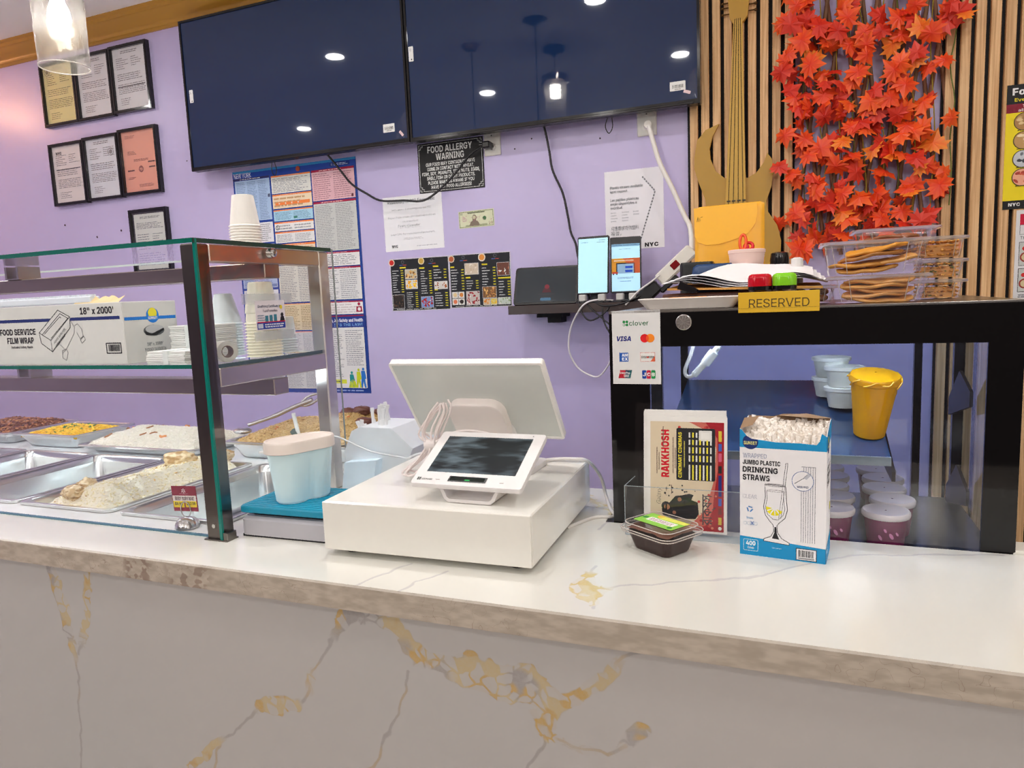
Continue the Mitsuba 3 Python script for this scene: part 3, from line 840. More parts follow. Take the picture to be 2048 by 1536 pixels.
def menu_right(P):
    k, y, w = (24, 25, 32), (222, 204, 40), (206, 206, 208)
    P.rect(0, 0, 280, 217, (214, 214, 214)); P.up().rect(2, 2, 278, 215, k); P.rect(138, 2, 140, 215, (60, 60, 66)); P.up()
    def foody(x0, y0, x1, y1, bg, cols, seed, n=26):
        P.rect(x0 - 1.5, y0 - 1.5, x1 + 1.5, y1 + 1.5, w); P.up().rect(x0, y0, x1, y1, bg); P.up()
        r = random.Random(seed)
        for i in range(n):
            cx, cy, a = r.uniform(x0 + 3, x1 - 3), r.uniform(y0 + 3, y1 - 3), r.uniform(1.6, 3.6)
            P.poly(affinity.rotate(affinity.scale(sg.Point(cx, cy).buffer(a, quad_segs=2), 1.8, 1), r.uniform(0, 180)).intersection(sg.box(x0, y0, x1, y1)), r.choice(cols)); P.up(.1)
        P.up()
    def rows(x0, x1, y0, y1, n, seed):
        P.lines(x0, y0, x0 + .62 * (x1 - x0), y1, n, w, seed, .32, .5); P.lines(x1 - 12, y0, x1, y1, n, y, seed + 1, .4, 0)
    P.circ(10, 16, 15, (216, 200, 180)); P.up().circ(10, 16, 11, (176, 90, 50)); P.circ(152, 16, 17, (226, 210, 190)); P.up().circ(152, 16, 12, (216, 140, 60))
    for x in (66, 212):
        P.circ(x, 12, 7, (110, 112, 120), ring=1.5); P.rect(x - 16, 23, x, 26, (60, 90, 160)); P.rect(x, 23, x + 18, 26, (180, 60, 50))
    P.rect(4, 46, 22, 52, y); P.rect(74, 92, 96, 98, y); P.rect(150, 42, 176, 48, y); P.rect(222, 100, 278, 106, y)
    rows(6, 66, 56, 146, 8, 11); foody(72, 38, 134, 82, (206, 190, 170), [(226, 214, 200), (236, 226, 216), (196, 176, 150)], 11, 14)
    rows(76, 132, 104, 144, 4, 13); rows(150, 212, 54, 132, 7, 15); foody(220, 42, 274, 92, (104, 60, 48), [(226, 224, 220), (150, 90, 60), (90, 50, 40)], 13, 14)
    rows(224, 276, 112, 176, 6, 17)
    for i, (cx, cy, c) in enumerate(((20, 164, (226, 200, 150)), (50, 164, (206, 130, 60)), (20, 192, (216, 120, 80)), (50, 192, (50, 40, 36)))):
        P.rect(cx - 14, cy - 13, cx + 14, cy + 13, (220, 216, 210)); P.up().circ(cx, cy, 9, c); P.up()
    foody(74, 152, 134, 206, (200, 186, 180), [(150, 20, 36), (120, 14, 30), (236, 226, 220), (170, 40, 50)], 15)
    foody(150, 136, 212, 180, (120, 84, 50), [(206, 150, 80), (226, 180, 110), (170, 110, 60)], 17); foody(152, 184, 182, 208, (216, 190, 150), [(216, 130, 40)], 19, 6); foody(186, 184, 214, 208, (216, 200, 120), [(236, 190, 30)], 20, 7); foody(220, 182, 274, 208, (196, 206, 196), [(150, 170, 130), (226, 226, 216)], 21, 8)
    P.lines(20, 209, 260, 213, 1, (190, 190, 190), 6)


paper('menu_sheet', -1.580, -1.307, 1.430, 1.645, 280, 217, (214, 214, 214), 'black menu sheet with food pictures, the left of two side by side', 'menu', menu_left)
paper('menu_sheet', -1.303, -1.037, 1.434, 1.646, 280, 217, (214, 214, 214), 'black menu sheet with a cake pictured, the right of two side by side', 'menu', menu_right)


def straws(P):
    d, g = (70, 72, 80), (186, 186, 194)
    P.text('Plastic straws available', 20, 64, 9.5, d, w=122, weight=720); P.text('upon request.', 20, 78, 9.5, d, w=66, weight=720)
    P.text('Las pajillas plásticas', 20, 108, 9.5, d, w=106, weight=720); P.text('están disponibles a', 20, 122, 9.5, d, w=98, weight=720); P.text('solicitud.', 20, 136, 9.5, d, w=46, weight=720)
    for i in range(3):
        P.lines(20 + 42 * i, 144, 48 + 42 * i, 184 - (0 if i < 2 else 20), 4 if i < 2 else 2, g, i, .35, .3)
    P.text('可應要求提供塑料', 20, 212, 12, d, w=104, font='Noto Sans CJK Regular.woff2', weight=0, px=40); P.text('吸管。', 20, 230, 12, d, w=38, font='Noto Sans CJK Regular.woff2', weight=0, px=40)
    P.text('NYC', 144, 278, 14, (26, 26, 30), w=50, weight=900)
    a, b, c = np.array([140, 28.]), np.array([186, 84.]), np.array([126, 262.])
    for p, q, n in ((a, b, 7), (b, c, 17)):
        for i in range(n):
            s = p + (q - p) * (i + .15) / n; e = p + (q - p) * (i + .62) / n
            P.line([s, e], 5, (84, 86, 94)); P.line([p + (q - p) * (i + .62) / n, p + (q - p) * (i + 1.15) / n], 5, (206, 206, 212))


paper('straw_notice', -.652, -.438, 1.624, 1.908, 216, 284, (236, 234, 240), 'white printed notice on plastic straws with a bent straw pictured, behind the tablets', 'notice', straws, tilt=.3)


# ------------------------------------------------------------------ posters on the slats at the right edge
def allergy_poster(P):
    P.rect(0, 0, 280, 430, (20, 20, 22)); P.up().rect(0, 66, 280, 96, (128, 20, 44)); P.rect(0, 96, 280, 400, (238, 216, 30)); P.up()
    P.text('Food Allergies', 14, 36, 24, (236, 236, 236), w=200, weight=850); P.text('Even a t', 20, 58, 12, (228, 208, 40), w=58, weight=760); P.text('The m', 40, 80, 10, (236, 226, 226), w=40, weight=760); P.text('allergy', 30, 93, 10, (236, 226, 226), w=48, weight=760)
    r = random.Random(4)
    for i, cols in enumerate(([(206, 176, 120), (170, 130, 80), (226, 200, 150)], [(216, 190, 140), (190, 150, 96), (240, 220, 180)], [(60, 66, 74), (196, 200, 206), (110, 116, 124)], [(206, 96, 70), (236, 170, 140), (176, 70, 54)])):
        for j in range(3):
            cx, cy = 46 + 92 * j, 128 + 64 * i
            P.circ(cx, cy, 26, (60, 50, 30), 8); P.up().circ(cx, cy, 24, cols[1], 8); P.up()
            clip = sg.Point(cx, cy).buffer(23.5, quad_segs=6)
            for q in range(12):
                p = affinity.rotate(affinity.scale(sg.Point(cx + r.uniform(-17, 17), cy + r.uniform(-17, 17)).buffer(r.uniform(3.5, 6), quad_segs=2), 1.6, 1), r.uniform(0, 180))
                P.poly(p.intersection(clip), cols[q % len(cols)]); P.up(.2)
            P.up(); P.lines(cx - 16, cy + 27, cx + 16, cy + 32, 1, (70, 60, 20), j)
    P.text('NYC', 14, 420, 12, (230, 230, 230), w=30, weight=900)


paper('allergy_poster', .580, .860, 1.602 + .066, 2.028, 280, 430, (238, 216, 30), 'yellow and black food poster with round pictures, on the slats at the right edge', 'poster', allergy_poster, y=WY - .032)


def choke(P):
    P.rect(0, 0, 215, 280, (222, 222, 224)); P.up().rect(10, 12, 205, 44, (196, 24, 60)); P.frame(10, 44, 205, 74, 1.2, (90, 90, 96)); P.text('Th', 12, 88, 9, (70, 70, 76), weight=500)
    for y in (96, 176):
        for i in range(3):
            P.frame(10 + 66 * i, y, 70 + 66 * i, y + 72, 1.5, (50, 50, 54)); P.rect(12 + 66 * i, y + 2, 68 + 66 * i, y + 70, (196, 200, 196)); P.up().circ(28 + 66 * i, y + 46, 15, (150, 60, 50)); P.up().circ(28 + 66 * i, y + 46, 11, (206, 190, 150)); P.circ(44 + 66 * i, y + 22, 8, (60, 120, 60)); P.circ(24 + 66 * i, y + 20, 6, (196, 40, 40)); P.up()
    P.lines(12, 254, 60, 266, 2, (120, 120, 126), 5)


paper('food_poster', .617, .833, 1.388, 1.668 - .004, 215, 280, (222, 222, 224), 'white poster with a red heading, below the yellow poster at the right edge', 'poster', choke, y=WY - .032)

# ------------------------------------------------------------------ the gilded guitar board on the slats
body = sg.Polygon([(-.241, 2.019), (-.286, 2.003), (-.314, 1.972), (-.323, 1.917), (-.324, 1.878), (-.31, 1.831), (-.288, 1.772), (-.283, 1.726), (-.30, 1.682), (-.315, 1.631), (-.318, 1.56), (-.30, 1.49), (-.25, 1.45), (-.11, 1.45), (-.06, 1.49), (-.046, 1.554), (-.044, 1.619), (-.056, 1.669), (-.085, 1.716), (-.091, 1.75), (-.075, 1.798), (-.069, 1.852), (-.073, 1.885), (-.088, 1.907), (-.099, 1.877), (-.123, 1.846), (-.155, 1.83), (-.158, 1.861), (-.222, 1.837), (-.254, 1.865), (-.27, 1.906), (-.273, 1.94), (-.264, 1.978)]).buffer(0)
body = body.buffer(.004, quad_segs=3).buffer(-.004, quad_segs=3)
t = thing('guitar_board', 'golden guitar shaped board hanging on the wooden slats', 'wall decoration')
gold = (176, 134, 46)
add(t + '__body', prism(body, .016, XZ(WY - .034)), gold, 'semi', 25)
neck = sg.Polygon([(-.224, 1.70), (-.154, 1.70), (-.165, 2.335), (-.193, 2.335)])
add(t + '__neck', prism(neck, .012, XZ(WY - .050)), (196, 154, 60), 'semi', 25)
add(t + '__headstock', prism(sg.Polygon([(-.195, 2.332), (-.163, 2.332), (-.150, 2.35), (-.140, 2.44), (-.16, 2.52), (-.205, 2.52), (-.214, 2.44), (-.206, 2.35)]), .016, XZ(WY - .034)), gold, 'semi', 25)
for i in range(4):
    a, b = -.213 + .0165 * i, -.189 + .0058 * i
    add(t + '__neck__string', tube_raw([(a, WY - .0635, 1.705), (b, WY - .0635, 2.34)], .0009, 5), (70, 50, 22), 'matte', True)
for z in (1.735, 1.757):
    add(t + '__neck__bridge', cat_([box(-.216 + .0165 * i, -.205 + .0165 * i, WY - .066, WY - .061, z, z + .004) for i in range(4)]), (50, 38, 22), 'semi')
for i, (s, z) in enumerate(((-1, 2.365), (-1, 2.385), (-1, 2.40), (1, 2.365), (1, 2.385), (1, 2.41))):
    x = -.207 if s < 0 else -.147
    add(t + '__headstock__tuning_peg', cat_(cyl((x, WY - .042, z), (x + s * .02, WY - .042, z), .0022, 8), xf(trimesh.creation.icosphere(1, .005), move(x + s * .022, WY - .042, z))), (96, 72, 44), 'steel')

# ------------------------------------------------------------------ the trellis of red maple leaves
t = thing('maple_leaf_trellis', 'willow trellis covered in artificial red and orange maple leaves on the purple strip', 'artificial foliage')
rg = random.Random(7)
for i in range(9):
    x = .018 + .048 * i
    for s in (-1, 1):
        lean = s * (.13 + .02 * rg.random())
        p0, p1 = np.array([x - lean * .55, WY - .020 - .010 * (s > 0), 1.56 + .02 * rg.random()]), np.array([x + lean * .6, WY - .020 - .010 * (s > 0), 2.84])
        q0 = max(p0[0], -.004); q1 = min(max(p1[0], -.004), .436)
        if p0[0] < -.004 or p0[0] > .436 or p1[0] < -.004 or p1[0] > .436:
            ta = [0, 1]
            d = p1 - p0
            for lim in (-.002, .434):
                if d[0]:
                    u_ = (lim - p0[0]) / d[0]
                    if 0 < u_ < 1:
                        ta = [u_, ta[1]] if (d[0] > 0) == (lim < 0) else [ta[0], u_]
            p0, p1 = p0 + d * ta[0], p0 + d * ta[1]
        if p1[2] - p0[2] > .2:
            add(t + '__willow_stick', tube([p0, (p0 + p1) / 2 + [rg.gauss(0, .004), 0, 0], p1], .0062, 6, 3), (122 + rg.randrange(20), 94, 70), 'matte', True)
for i in range(10):
    x = .01 + .045 * i + rg.gauss(0, .006)
    zb = 1.58 + rg.random() * .12
    P = [(x + rg.gauss(0, .008) + .02 * (2.8 - z), WY - .048 + rg.gauss(0, .005), z) for z in np.linspace(2.82, zb, 12)]
    add(t + '__vine', tube(P, .0017, 5, 3), (158, 140, 44) if i % 3 else (96, 110, 46), 'matte', True)

half = [(0, -.38), (.10, -.30), (.34, -.46), (.31, -.24), (.60, -.20), (.44, -.02), (.62, .22), (.36, .14), (.30, .34), (.20, .28), (0, .66)]
outl = half + [(-x, y) for x, y in half[-2:0:-1]]


def leaf_mesh(tip, mid, seed):
    r = random.Random(seed)
    V = [(0, 0, .05)] + [(x * (1 + r.gauss(0, .05)), y * (1 + r.gauss(0, .05)), -.22 * abs(x) ** 1.3 - .1 * (y - .1) ** 2 + r.gauss(0, .03)) for x, y in outl]
    n = len(outl)
    F = [(0, 1 + i, 1 + (i + 1) % n) for i in range(n)]
    C = [lin(mid)] + [lin(np.array(mid) * (1 - k) + np.array(tip) * k) for k in (.75 if i % 2 == 0 else .25 for i in range(n))]
    return shape(trimesh.Trimesh(V, F, process=False), np.array(C), 'leafy', False)


TONES = [((226, 70, 30), (198, 34, 22)), ((246, 120, 36), (216, 48, 24)), ((244, 130, 40), (226, 66, 28)), ((236, 90, 50), (186, 30, 22)), ((240, 170, 60), (232, 96, 30)), ((218, 70, 50), (206, 50, 34)), ((190, 30, 22), (160, 22, 18)), ((244, 110, 34), (214, 50, 24))]
kinds = [leaf_mesh(a, b, i) for i, (a, b) in enumerate(TONES)]
LEAVES = [(-.038, 2.296), (-.001, 2.339), (.019, 2.331), (.015, 2.226), (-.034, 2.177), (-.044, 2.143), (-.024, 2.196), (-.004, 2.059), (-.019, 2.082), (.024, 2.066), (.031, 2.111), (.025, 2.265), (.064, 2.263), (.078, 2.276), (.13, 2.311), (.153, 2.312), (.145, 2.274), (.103, 2.206), (.088, 2.224), (.117, 2.239), (.15, 2.199), (.198, 2.186), (.198, 2.156), (.233, 2.263), (.238, 2.219), (.192, 2.226), (.211, 2.209), (.283, 2.25), (.293, 2.205), (.327, 2.28), (.328, 2.242), (.296, 2.271), (.342, 2.216), (.39, 2.207), (.369, 2.192), (.416, 2.227), (.441, 2.246), (.458, 2.233), (.419, 2.264), (.335, 2.145), (.331, 2.126), (.367, 2.101), (.408, 2.114), (.29, 2.122), (.271, 2.184), (.291, 2.078), (.306, 2.056), (.273, 2.101), (.175, 2.11), (.19, 2.108), (.162, 2.087), (.128, 2.082), (.124, 2.047), (.085, 2.098), (.075, 2.125), (.104, 2.131), (.04, 2.151), (.045, 2.17), (.08, 2.058), (.076, 2.028), (.017, 2.005), (.007, 2.027), (.037, 2.023), (.081, 1.991), (.12, 2.007), (.134, 2.0), (.159, 1.951), (.202, 1.941), (.183, 1.963), (.223, 2.048), (.21, 2.02), (.205, 2.001), (.234, 1.992), (.265, 2.023), (.307, 1.997), (.303, 1.978), (.285, 1.97), (.356, 2.0), (.372, 2.003), (.428, 1.942), (.331, 1.92), (.354, 1.922), (.313, 1.937), (.386, 1.879), (.295, 1.909), (.277, 1.886), (.245, 1.89), (.222, 1.877), (.264, 1.863), (.301, 1.853), (.287, 1.86), (.338, 1.834), (.374, 1.815), (.352, 1.813), (-.033, 1.948), (.012, 1.938), (.027, 1.931), (.057, 1.896), (.072, 1.894), (.038, 1.877), (.082, 1.867), (.117, 1.837), (.151, 1.875), (.16, 1.864), (.136, 1.908), (.17, 1.842), (.102, 1.906), (.175, 1.811), (.256, 1.808), (.242, 1.783), (-.012, 1.824), (.003, 1.807), (.048, 1.808), (.064, 1.79), (.059, 1.764), (.059, 1.738), (.128, 1.774), (.138, 1.747), (.109, 1.723), (.094, 1.719), (.186, 1.732), (.22, 1.729), (.238, 1.743), (.211, 1.704), (.249, 1.69), (.317, 1.746), (.331, 1.739), (.335, 1.764), (.407, 1.752), (-.001, 1.7), (.019, 1.682), (.139, 1.689), (.139, 1.662), (.158, 1.698), (.154, 1.667), (.249, 1.664), (.226, 1.651), (.315, 1.644), (.305, 1.681), (.356, 1.646), (.378, 1.664), (.055, 1.642), (.06, 1.62), (.095, 1.618), (.125, 1.621), (.01, 1.586), (.03, 1.579), (.144, 1.62), (.26, 1.627), (.029, 2.294), (-.017, 2.282), (-.064, 1.851), (.153, 2.018)]
for i in range(110):      # above the frame, and the second layer behind the ones seen first
    LEAVES.append((rg.uniform(-.03, .44), rg.uniform(2.34, 2.8)) if i < 60 else tuple(np.array(LEAVES[rg.randrange(150)]) + [rg.gauss(0, .03), rg.gauss(0, .03)]))
for i, (x, z) in enumerate(LEAVES):
    deep = i >= len(LEAVES) - 50
    s = rg.uniform(.054, .074) * (.85 if deep else 1)
    x = min(max(x, -.05), .455)
    y = WY - (.050 if deep else rg.uniform(.066, .105))
    M = move(x, y, z) @ trimesh.transformations.rotation_matrix(math.radians(rg.gauss(0, 28)), [0, 0, 1]) @ trimesh.transformations.rotation_matrix(math.radians(90 + rg.gauss(-12, 24)), [1, 0, 0]) @ trimesh.transformations.rotation_matrix(rg.uniform(0, 2 * math.pi), [0, 0, 1]) @ np.diag([s, s, s, 1])
    add(t + '__leaf', kinds[rg.choice((0, 1, 1, 1, 2, 2, 3, 5, 5, 4, 7, 7))], to=T(M))

# ------------------------------------------------------------------ the serving counter
add('worktop', cat_(prism(sg.Polygon([(-3.2, .956), (1.6, .956), (1.6, 1.388), (-.362, 1.388), (-.362, 1.63), (-1.15, 1.63), (-1.15, 1.099), (-3.2, 1.099)]), .042, move(0, 0, .955)), loft([[(-3.2, .956, .997), (1.6, .956, .997), (1.6, .956, .997)], [(-3.2, .959, 1.0), (1.6, .959, 1.0), (1.6, .959, 1.0)]], False, False),
    prism(sg.Polygon([(-3.2, .959), (1.6, .959), (1.6, 1.388), (-.362, 1.388), (-.362, 1.63), (-1.15, 1.63), (-1.15, 1.099), (-3.2, 1.099)]), .003, move(0, 0, .997))), None, 'quartz_top', False,
    label='white quartz worktop with gold and grey veins and a worn front edge', cat='counter top')
t = thing('service_counter', 'white marbled counter front with gold veins under the worktop', 'counter')
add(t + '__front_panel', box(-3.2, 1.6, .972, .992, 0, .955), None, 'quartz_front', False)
add(t + '__rear_panel', cat_(box(-3.2, -1.15, 1.98, 2.0, 0, .94), box(-.38, -.362, 1.0, 1.62, 0, .955), box(-.36, 1.6, 1.36, 1.38, 0, .955), box(-1.15, -.362, 1.61, 1.628, 0, .955)), (216, 214, 210), 'matte', False)
add('counter_end_strip', xf(loft([at_z(rrect(.22, .05, .022, 5) * s, z) for s, z in ((.97, 0), (1, .004), (1, .016), (.96, .021))]), move(.442, 1.416, .985)), (226, 224, 214), 'semi', 40, label='white rounded ledge beyond the counter at the right edge of the picture', cat='ledge')

# ------------------------------------------------------------------ the steam table: a deck with openings, the pans hang in them
DECK = .999
PANS = [(-2.84, -2.515), (-2.505, -2.180), (-2.170, -1.845), (-1.836, -1.511), (-1.484, -1.159)]
PY0, PY1 = 1.158, 1.655
deck = sg.box(-3.2, 1.100, -1.152, 1.98).difference(shapely.union_all([sg.box(a + .008, PY0 + .008, b - .008, PY1 - .008) for a, b in PANS]))
t = thing('steam_table', 'white buffet deck with sunken steel pans behind the glass guard', 'buffet table')
add(t + '__deck', prism(deck, .02, move(0, 0, DECK - .02)), (222, 224, 226), 'semi', False)
add(t + '__well', cat_(box(-3.2, -1.152, 1.11, 1.12, .7, DECK - .02), box(-3.2, -1.152, 1.70, 1.71, .7, DECK - .02), box(-3.2, -1.152, 1.11, 1.71, .7, .71), box(-1.16, -1.152, 1.11, 1.71, .7, DECK - .02)), (150, 154, 156), 'steel', False)


def pan_mesh(w, d, h, lip=.014):
    R = lambda ins, r: rrect(w - 2 * ins, d - 2 * ins, r)
    L = [at_z(R(0, .022), -.005), at_z(R(0, .022), 0), at_z(R(.0015, .022), .0016), at_z(R(lip - .003, .02), .0016), at_z(R(lip, .02), -.001), at_z(R(lip + .003, .02), -.008), at_z(R(lip + .006, .022), -.018), at_z(R(lip + .007, .022), -.0185)]
    for k in range(1, 5):
        L.append(at_z(R(lip + .007 + .010 * k / 4, .024 + .006 * k / 4), -.0185 - (h - .030) * k / 4))
    L += [at_z(R(lip + .020, .03), -h + .005), at_z(R(lip + .028, .028), -h)]
    return loft(L, False, True)


def pan(name, x0, x1, y0, y1, z, h, label):
    return add(name, xf(pan_mesh(x1 - x0, y1 - y0, h), move((x0 + x1) / 2, (y0 + y1) / 2, z)), (226, 230, 230), 'steel', 40, label=label, cat='pan')


Z = DECK + .0065
pan('steam_pan', *PANS[0], PY0, PY1, Z, .10, 'empty steel pan at the far left end of the sunken row')
pan('steam_pan', *PANS[1], PY0, PY1, Z, .10, 'empty steel pan, second of the two at the left of the sunken row')
pan('steam_pan', *PANS[2], PY0, PY1, Z, .10, 'empty deep steel pan left of the sunken pan of rice and chicken')
pan('steam_pan', *PANS[3], PY0, PY1, Z, .10, 'sunken steel pan full of rice and chicken pieces')
pan('steam_pan', *PANS[4], PY0, PY1, Z, .10, 'empty sunken steel pan beside the steel post, behind the price tag')
ZB = DECK + .001
pan('raised_pan', -3.06, -2.70, 1.70, 2.00, ZB + .046, .046, 'shallow pan of browned meat at the left edge, standing on the deck')
pan('raised_pan', -2.655, -2.325, 1.685, 1.945, ZB + .052, .052, 'steel pan of yellow corn with green herbs, standing on the deck')
pan('raised_pan', -2.285, -1.755, 1.657, 1.965, ZB + .030, .030, 'shallow tray heaped with white rice and fried onion')
pan('raised_pan', -1.67, -1.14, 1.69, 2.01, ZB + .056, .056, 'steel pan of seasoned fried rice behind the steel post')


# food: a mounded bed with loose pieces on it, one object that nobody could count
def bed(x0, x1, y0, y1, hfn, n=44, m=40):
    X, Y = np.meshgrid(np.linspace(x0, x1, n), np.linspace(y0, y1, m), indexing='ij')
    V = np.column_stack([X.ravel(), Y.ravel(), hfn(X, Y).ravel()])
    i = np.arange((n - 1) * (m - 1))
    a = (i // (m - 1)) * m + i % (m - 1)
    F = np.vstack([np.stack([a, a + m, a + m + 1], 1), np.stack([a, a + m + 1, a + 1], 1)])
    return trimesh.Trimesh(V, F, process=False)


OCT = (np.array([[1, 0, 0], [-1, 0, 0], [0, 1, 0], [0, -1, 0], [0, 0, 1], [0, 0, -1.]]), np.array([[0, 2, 4], [2, 1, 4], [1, 3, 4], [3, 0, 4], [2, 0, 5], [1, 2, 5], [3, 1, 5], [0, 3, 5]]))


def scatter(n, x0, x1, y0, y1, hfn, size, cols, seed, keep=None):
    r = np.random.RandomState(seed)
    x, y = r.uniform(x0, x1, n), r.uniform(y0, y1, n)
    if keep is not None:
        k = keep(x, y, r); x, y = x[k], y[k]; n = len(x)
    z = hfn(x, y)
    q = np.linalg.qr(r.normal(size=(n, 3, 3)))[0]
    q[:, 2, :] *= .55
    s = np.asarray(size) * r.uniform(.7, 1.25, (n, 1))
    V = np.einsum('nij,nkj->nki', q, OCT[0][None] * s[:, None, :]) + np.column_stack([x, y, z + s[:, 1] * .4])[:, None]
    F = OCT[1][None] + 6 * np.arange(n)[:, None, None]
    c = np.array([lin(q_) for q_ in cols])[r.randint(0, len(cols), n)] * r.uniform(.85, 1.05, (n, 1))
    return V.reshape(-1, 3), F.reshape(-1, 3), np.repeat(c, 6, 0)


def food(key, bedm, bcol, parts, label, cat):
    V, F, C = [bedm.vertices], [bedm.faces], [np.tile(lin(bcol), (len(bedm.vertices), 1))]
    n = len(bedm.vertices)
    for v, f, c in parts:
        V.append(v); F.append(f + n); C.append(c); n += len(v)
    return add(key, trimesh.Trimesh(np.vstack(V), np.vstack(F), process=False), np.vstack(C), 'semi', False, label=label, cat=cat, kind='stuff')


fb = lambda X, Y, k, s: meshkit.fbm(np.stack([X * k, Y * k, np.full_like(X, 1.7)], -1), 3, s)


def edge_fall(X, Y, x0, x1, y0, y1, w=.05):
    d = np.minimum(np.minimum(X - x0, x1 - X), np.minimum(Y - y0, y1 - Y))
    return np.clip(d / w, 0, 1)


bx0, bx1, by0, by1 = -1.836 + .026, -1.511 - .026, 1.158 + .026, 1.655 - .026
hB = lambda X, Y: DECK - .050 + .078 * edge_fall(X, Y, bx0 - .035, bx1 + .030, by0 - .045, by1 + .04, .085) * np.clip(.72 + .70 * (X - bx0) / .27 - .10 * (Y - by0) / .44, 0, 1.22) + .030 * (fb(X, Y, 22, 3) - .5)
food('chicken_rice', bed(bx0 - .006, bx1 + .006, by0 - .006, by1 + .006, hB), (240, 235, 216), [scatter(5600, bx0, bx1, by0, by1, hB, (.0052, .0017, .0017), [(240, 236, 220), (236, 228, 196), (234, 220, 166), (244, 240, 230)], 1), scatter(60, bx0, bx1, by0, by1, hB, (.007, .004, .003), [(206, 176, 110), (190, 150, 90)], 2)], 'pale rice heaped in the sunken pan with the chicken pieces', 'rice')
for i, (x, y, s) in enumerate(((-1.71, 1.545, .026), (-1.64, 1.50, .033), (-1.60, 1.605, .036), (-1.725, 1.27, .028), (-1.70, 1.215, .026))):
    m = trimesh.creation.icosphere(3, 1.0)
    v = m.vertices
    d = 1 + .7 * (meshkit.fbm(v * 1.7 + i * 9, 3, i) - .5) + .25 * (meshkit.noise(v * 5 + i) - .5)
    m.vertices = v * d[:, None] * [s * 1.3, s * .9, s * .75]
    c = np.array([lin((206, 178, 132)), lin((226, 206, 166)), lin((176, 140, 92))])[np.digitize(meshkit.noise(v * 2.3 + 5 * i), (.38, .62))]
    add('chicken_piece', xf(m, move(x, y, float(hB(np.array(x), np.array(y))) + s * .25) @ rotz(40 * i)), c, 'semi', True, label=('cooked chicken piece on the rice, at the back left', 'cooked chicken piece on the rice, second from the back left', 'large cooked chicken piece at the back of the rice beside the post', 'cooked chicken piece at the front left of the rice', 'cooked chicken piece nearest the front of the rice')[i], cat='chicken')
wx0, wx1, wy0, wy1 = -2.262, -1.778, 1.682, 1.940
hW = lambda X, Y: ZB + .012 + .060 * np.sqrt(edge_fall(X, Y, wx0 - .004, wx1 + .004, wy0 - .004, wy1 + .004, .12)) + .014 * (fb(X, Y, 26, 5) - .5)
wk = bed(wx0, wx1, wy0, wy1, hW)
food('white_rice', wk, (222, 220, 206), [scatter(5200, wx0, wx1, wy0, wy1, hW, (.0048, .0016, .0016), [(236, 234, 224), (230, 228, 214), (240, 238, 230)], 3)], 'white rice heaped on the shallow tray', 'rice')
rg = random.Random(5)
for i in range(13):
    x, y = rg.uniform(wx0 + .06, wx1 - .04), rg.uniform(wy0 + .03, wy1 - .06)
    a = rg.uniform(0, 6.3)
    P = [(x + .014 * k * math.cos(a + .35 * k * rg.uniform(-1, 1)), y + .012 * k * math.sin(a + .3 * k), 0) for k in range(-1, 2)]
    P = [(p[0], p[1], float(hW(np.array(p[0]), np.array(p[1]))) + .0035) for p in P]
    add('white_rice__onion_strip', tube(P, [.0022] * 17 if i % 4 else [.004] * 17, 5, 8), (150, 96, 52) if i % 4 else (206, 136, 80), 'semi', True, label='brown fried onion strip')
fx0, fx1, fy0, fy1 = -1.644, -1.166, 1.716, 1.984
hF = lambda X, Y: ZB + .040 + .092 * np.sqrt(edge_fall(X, Y, fx0 - .004, fx1 + .004, fy0 - .004, fy1 + .004, .12)) * (.55 + .55 * (X - fx0) / .45) + .016 * (fb(X, Y, 24, 8) - .5)
food('fried_rice', bed(fx0, fx1, fy0, fy1, hF), (180, 150, 96), [scatter(4600, fx0, fx1, fy0, fy1, hF, (.0054, .0019, .0019), [(206, 178, 122), (190, 158, 100), (216, 192, 140), (176, 140, 84)], 4), scatter(50, fx0, fx1, fy0, fy1, hF, (.008, .005, .004), [(206, 120, 60), (150, 110, 60)], 5)], 'golden seasoned rice heaped in the pan behind the steel post', 'rice')
for i, (x, y) in enumerate(((-1.335, 1.90), (-1.27, 1.88), (-1.24, 1.93), (-1.21, 1.80))):
    m = trimesh.creation.icosphere(2, 1.0)
    v = m.vertices
    m.vertices = v * (1 + .6 * (meshkit.fbm(v * 1.8 + i * 5, 3, i) - .5))[:, None] * [.030, .024, .017]
    add('fried_rice__meat_piece', xf(m, move(x, y, float(hF(np.array(x), np.array(y))) + .006)), (92, 52, 40), 'semi', True, label='dark meat piece')
yx0, yx1, yy0, yy1 = -2.634, -2.346, 1.706, 1.924
hY = lambda X, Y: ZB + .030 + .030 * np.sqrt(edge_fall(X, Y, yx0 - .004, yx1 + .004, yy0 - .004, yy1 + .004, .09)) + .010 * (fb(X, Y, 30, 9) - .5)
food('yellow_corn', bed(yx0, yx1, yy0, yy1, hY, 24, 24), (222, 176, 30), [scatter(1500, yx0, yx1, yy0, yy1, hY, (.006, .0045, .004), [(240, 200, 40), (232, 184, 30), (246, 214, 70)], 6), scatter(260, yx0, yx1, yy0, yy1, hY, (.012, .003, .006), [(40, 96, 40), (60, 120, 50), (46, 80, 36)], 7, keep=lambda x, y, r: r.rand(len(x)) < np.exp(-((x + 2.49) ** 2 + (y - 1.85) ** 2) / .008))], 'yellow corn with green herbs in the raised steel pan', 'vegetables')
mx0, mx1, my0, my1 = -3.036, -2.724, 1.724, 1.976
hM = lambda X, Y: ZB + .026 + .036 * np.sqrt(edge_fall(X, Y, mx0 - .004, mx1 + .004, my0 - .004, my1 + .004, .08)) + .020 * (fb(X, Y, 26, 4) - .5)
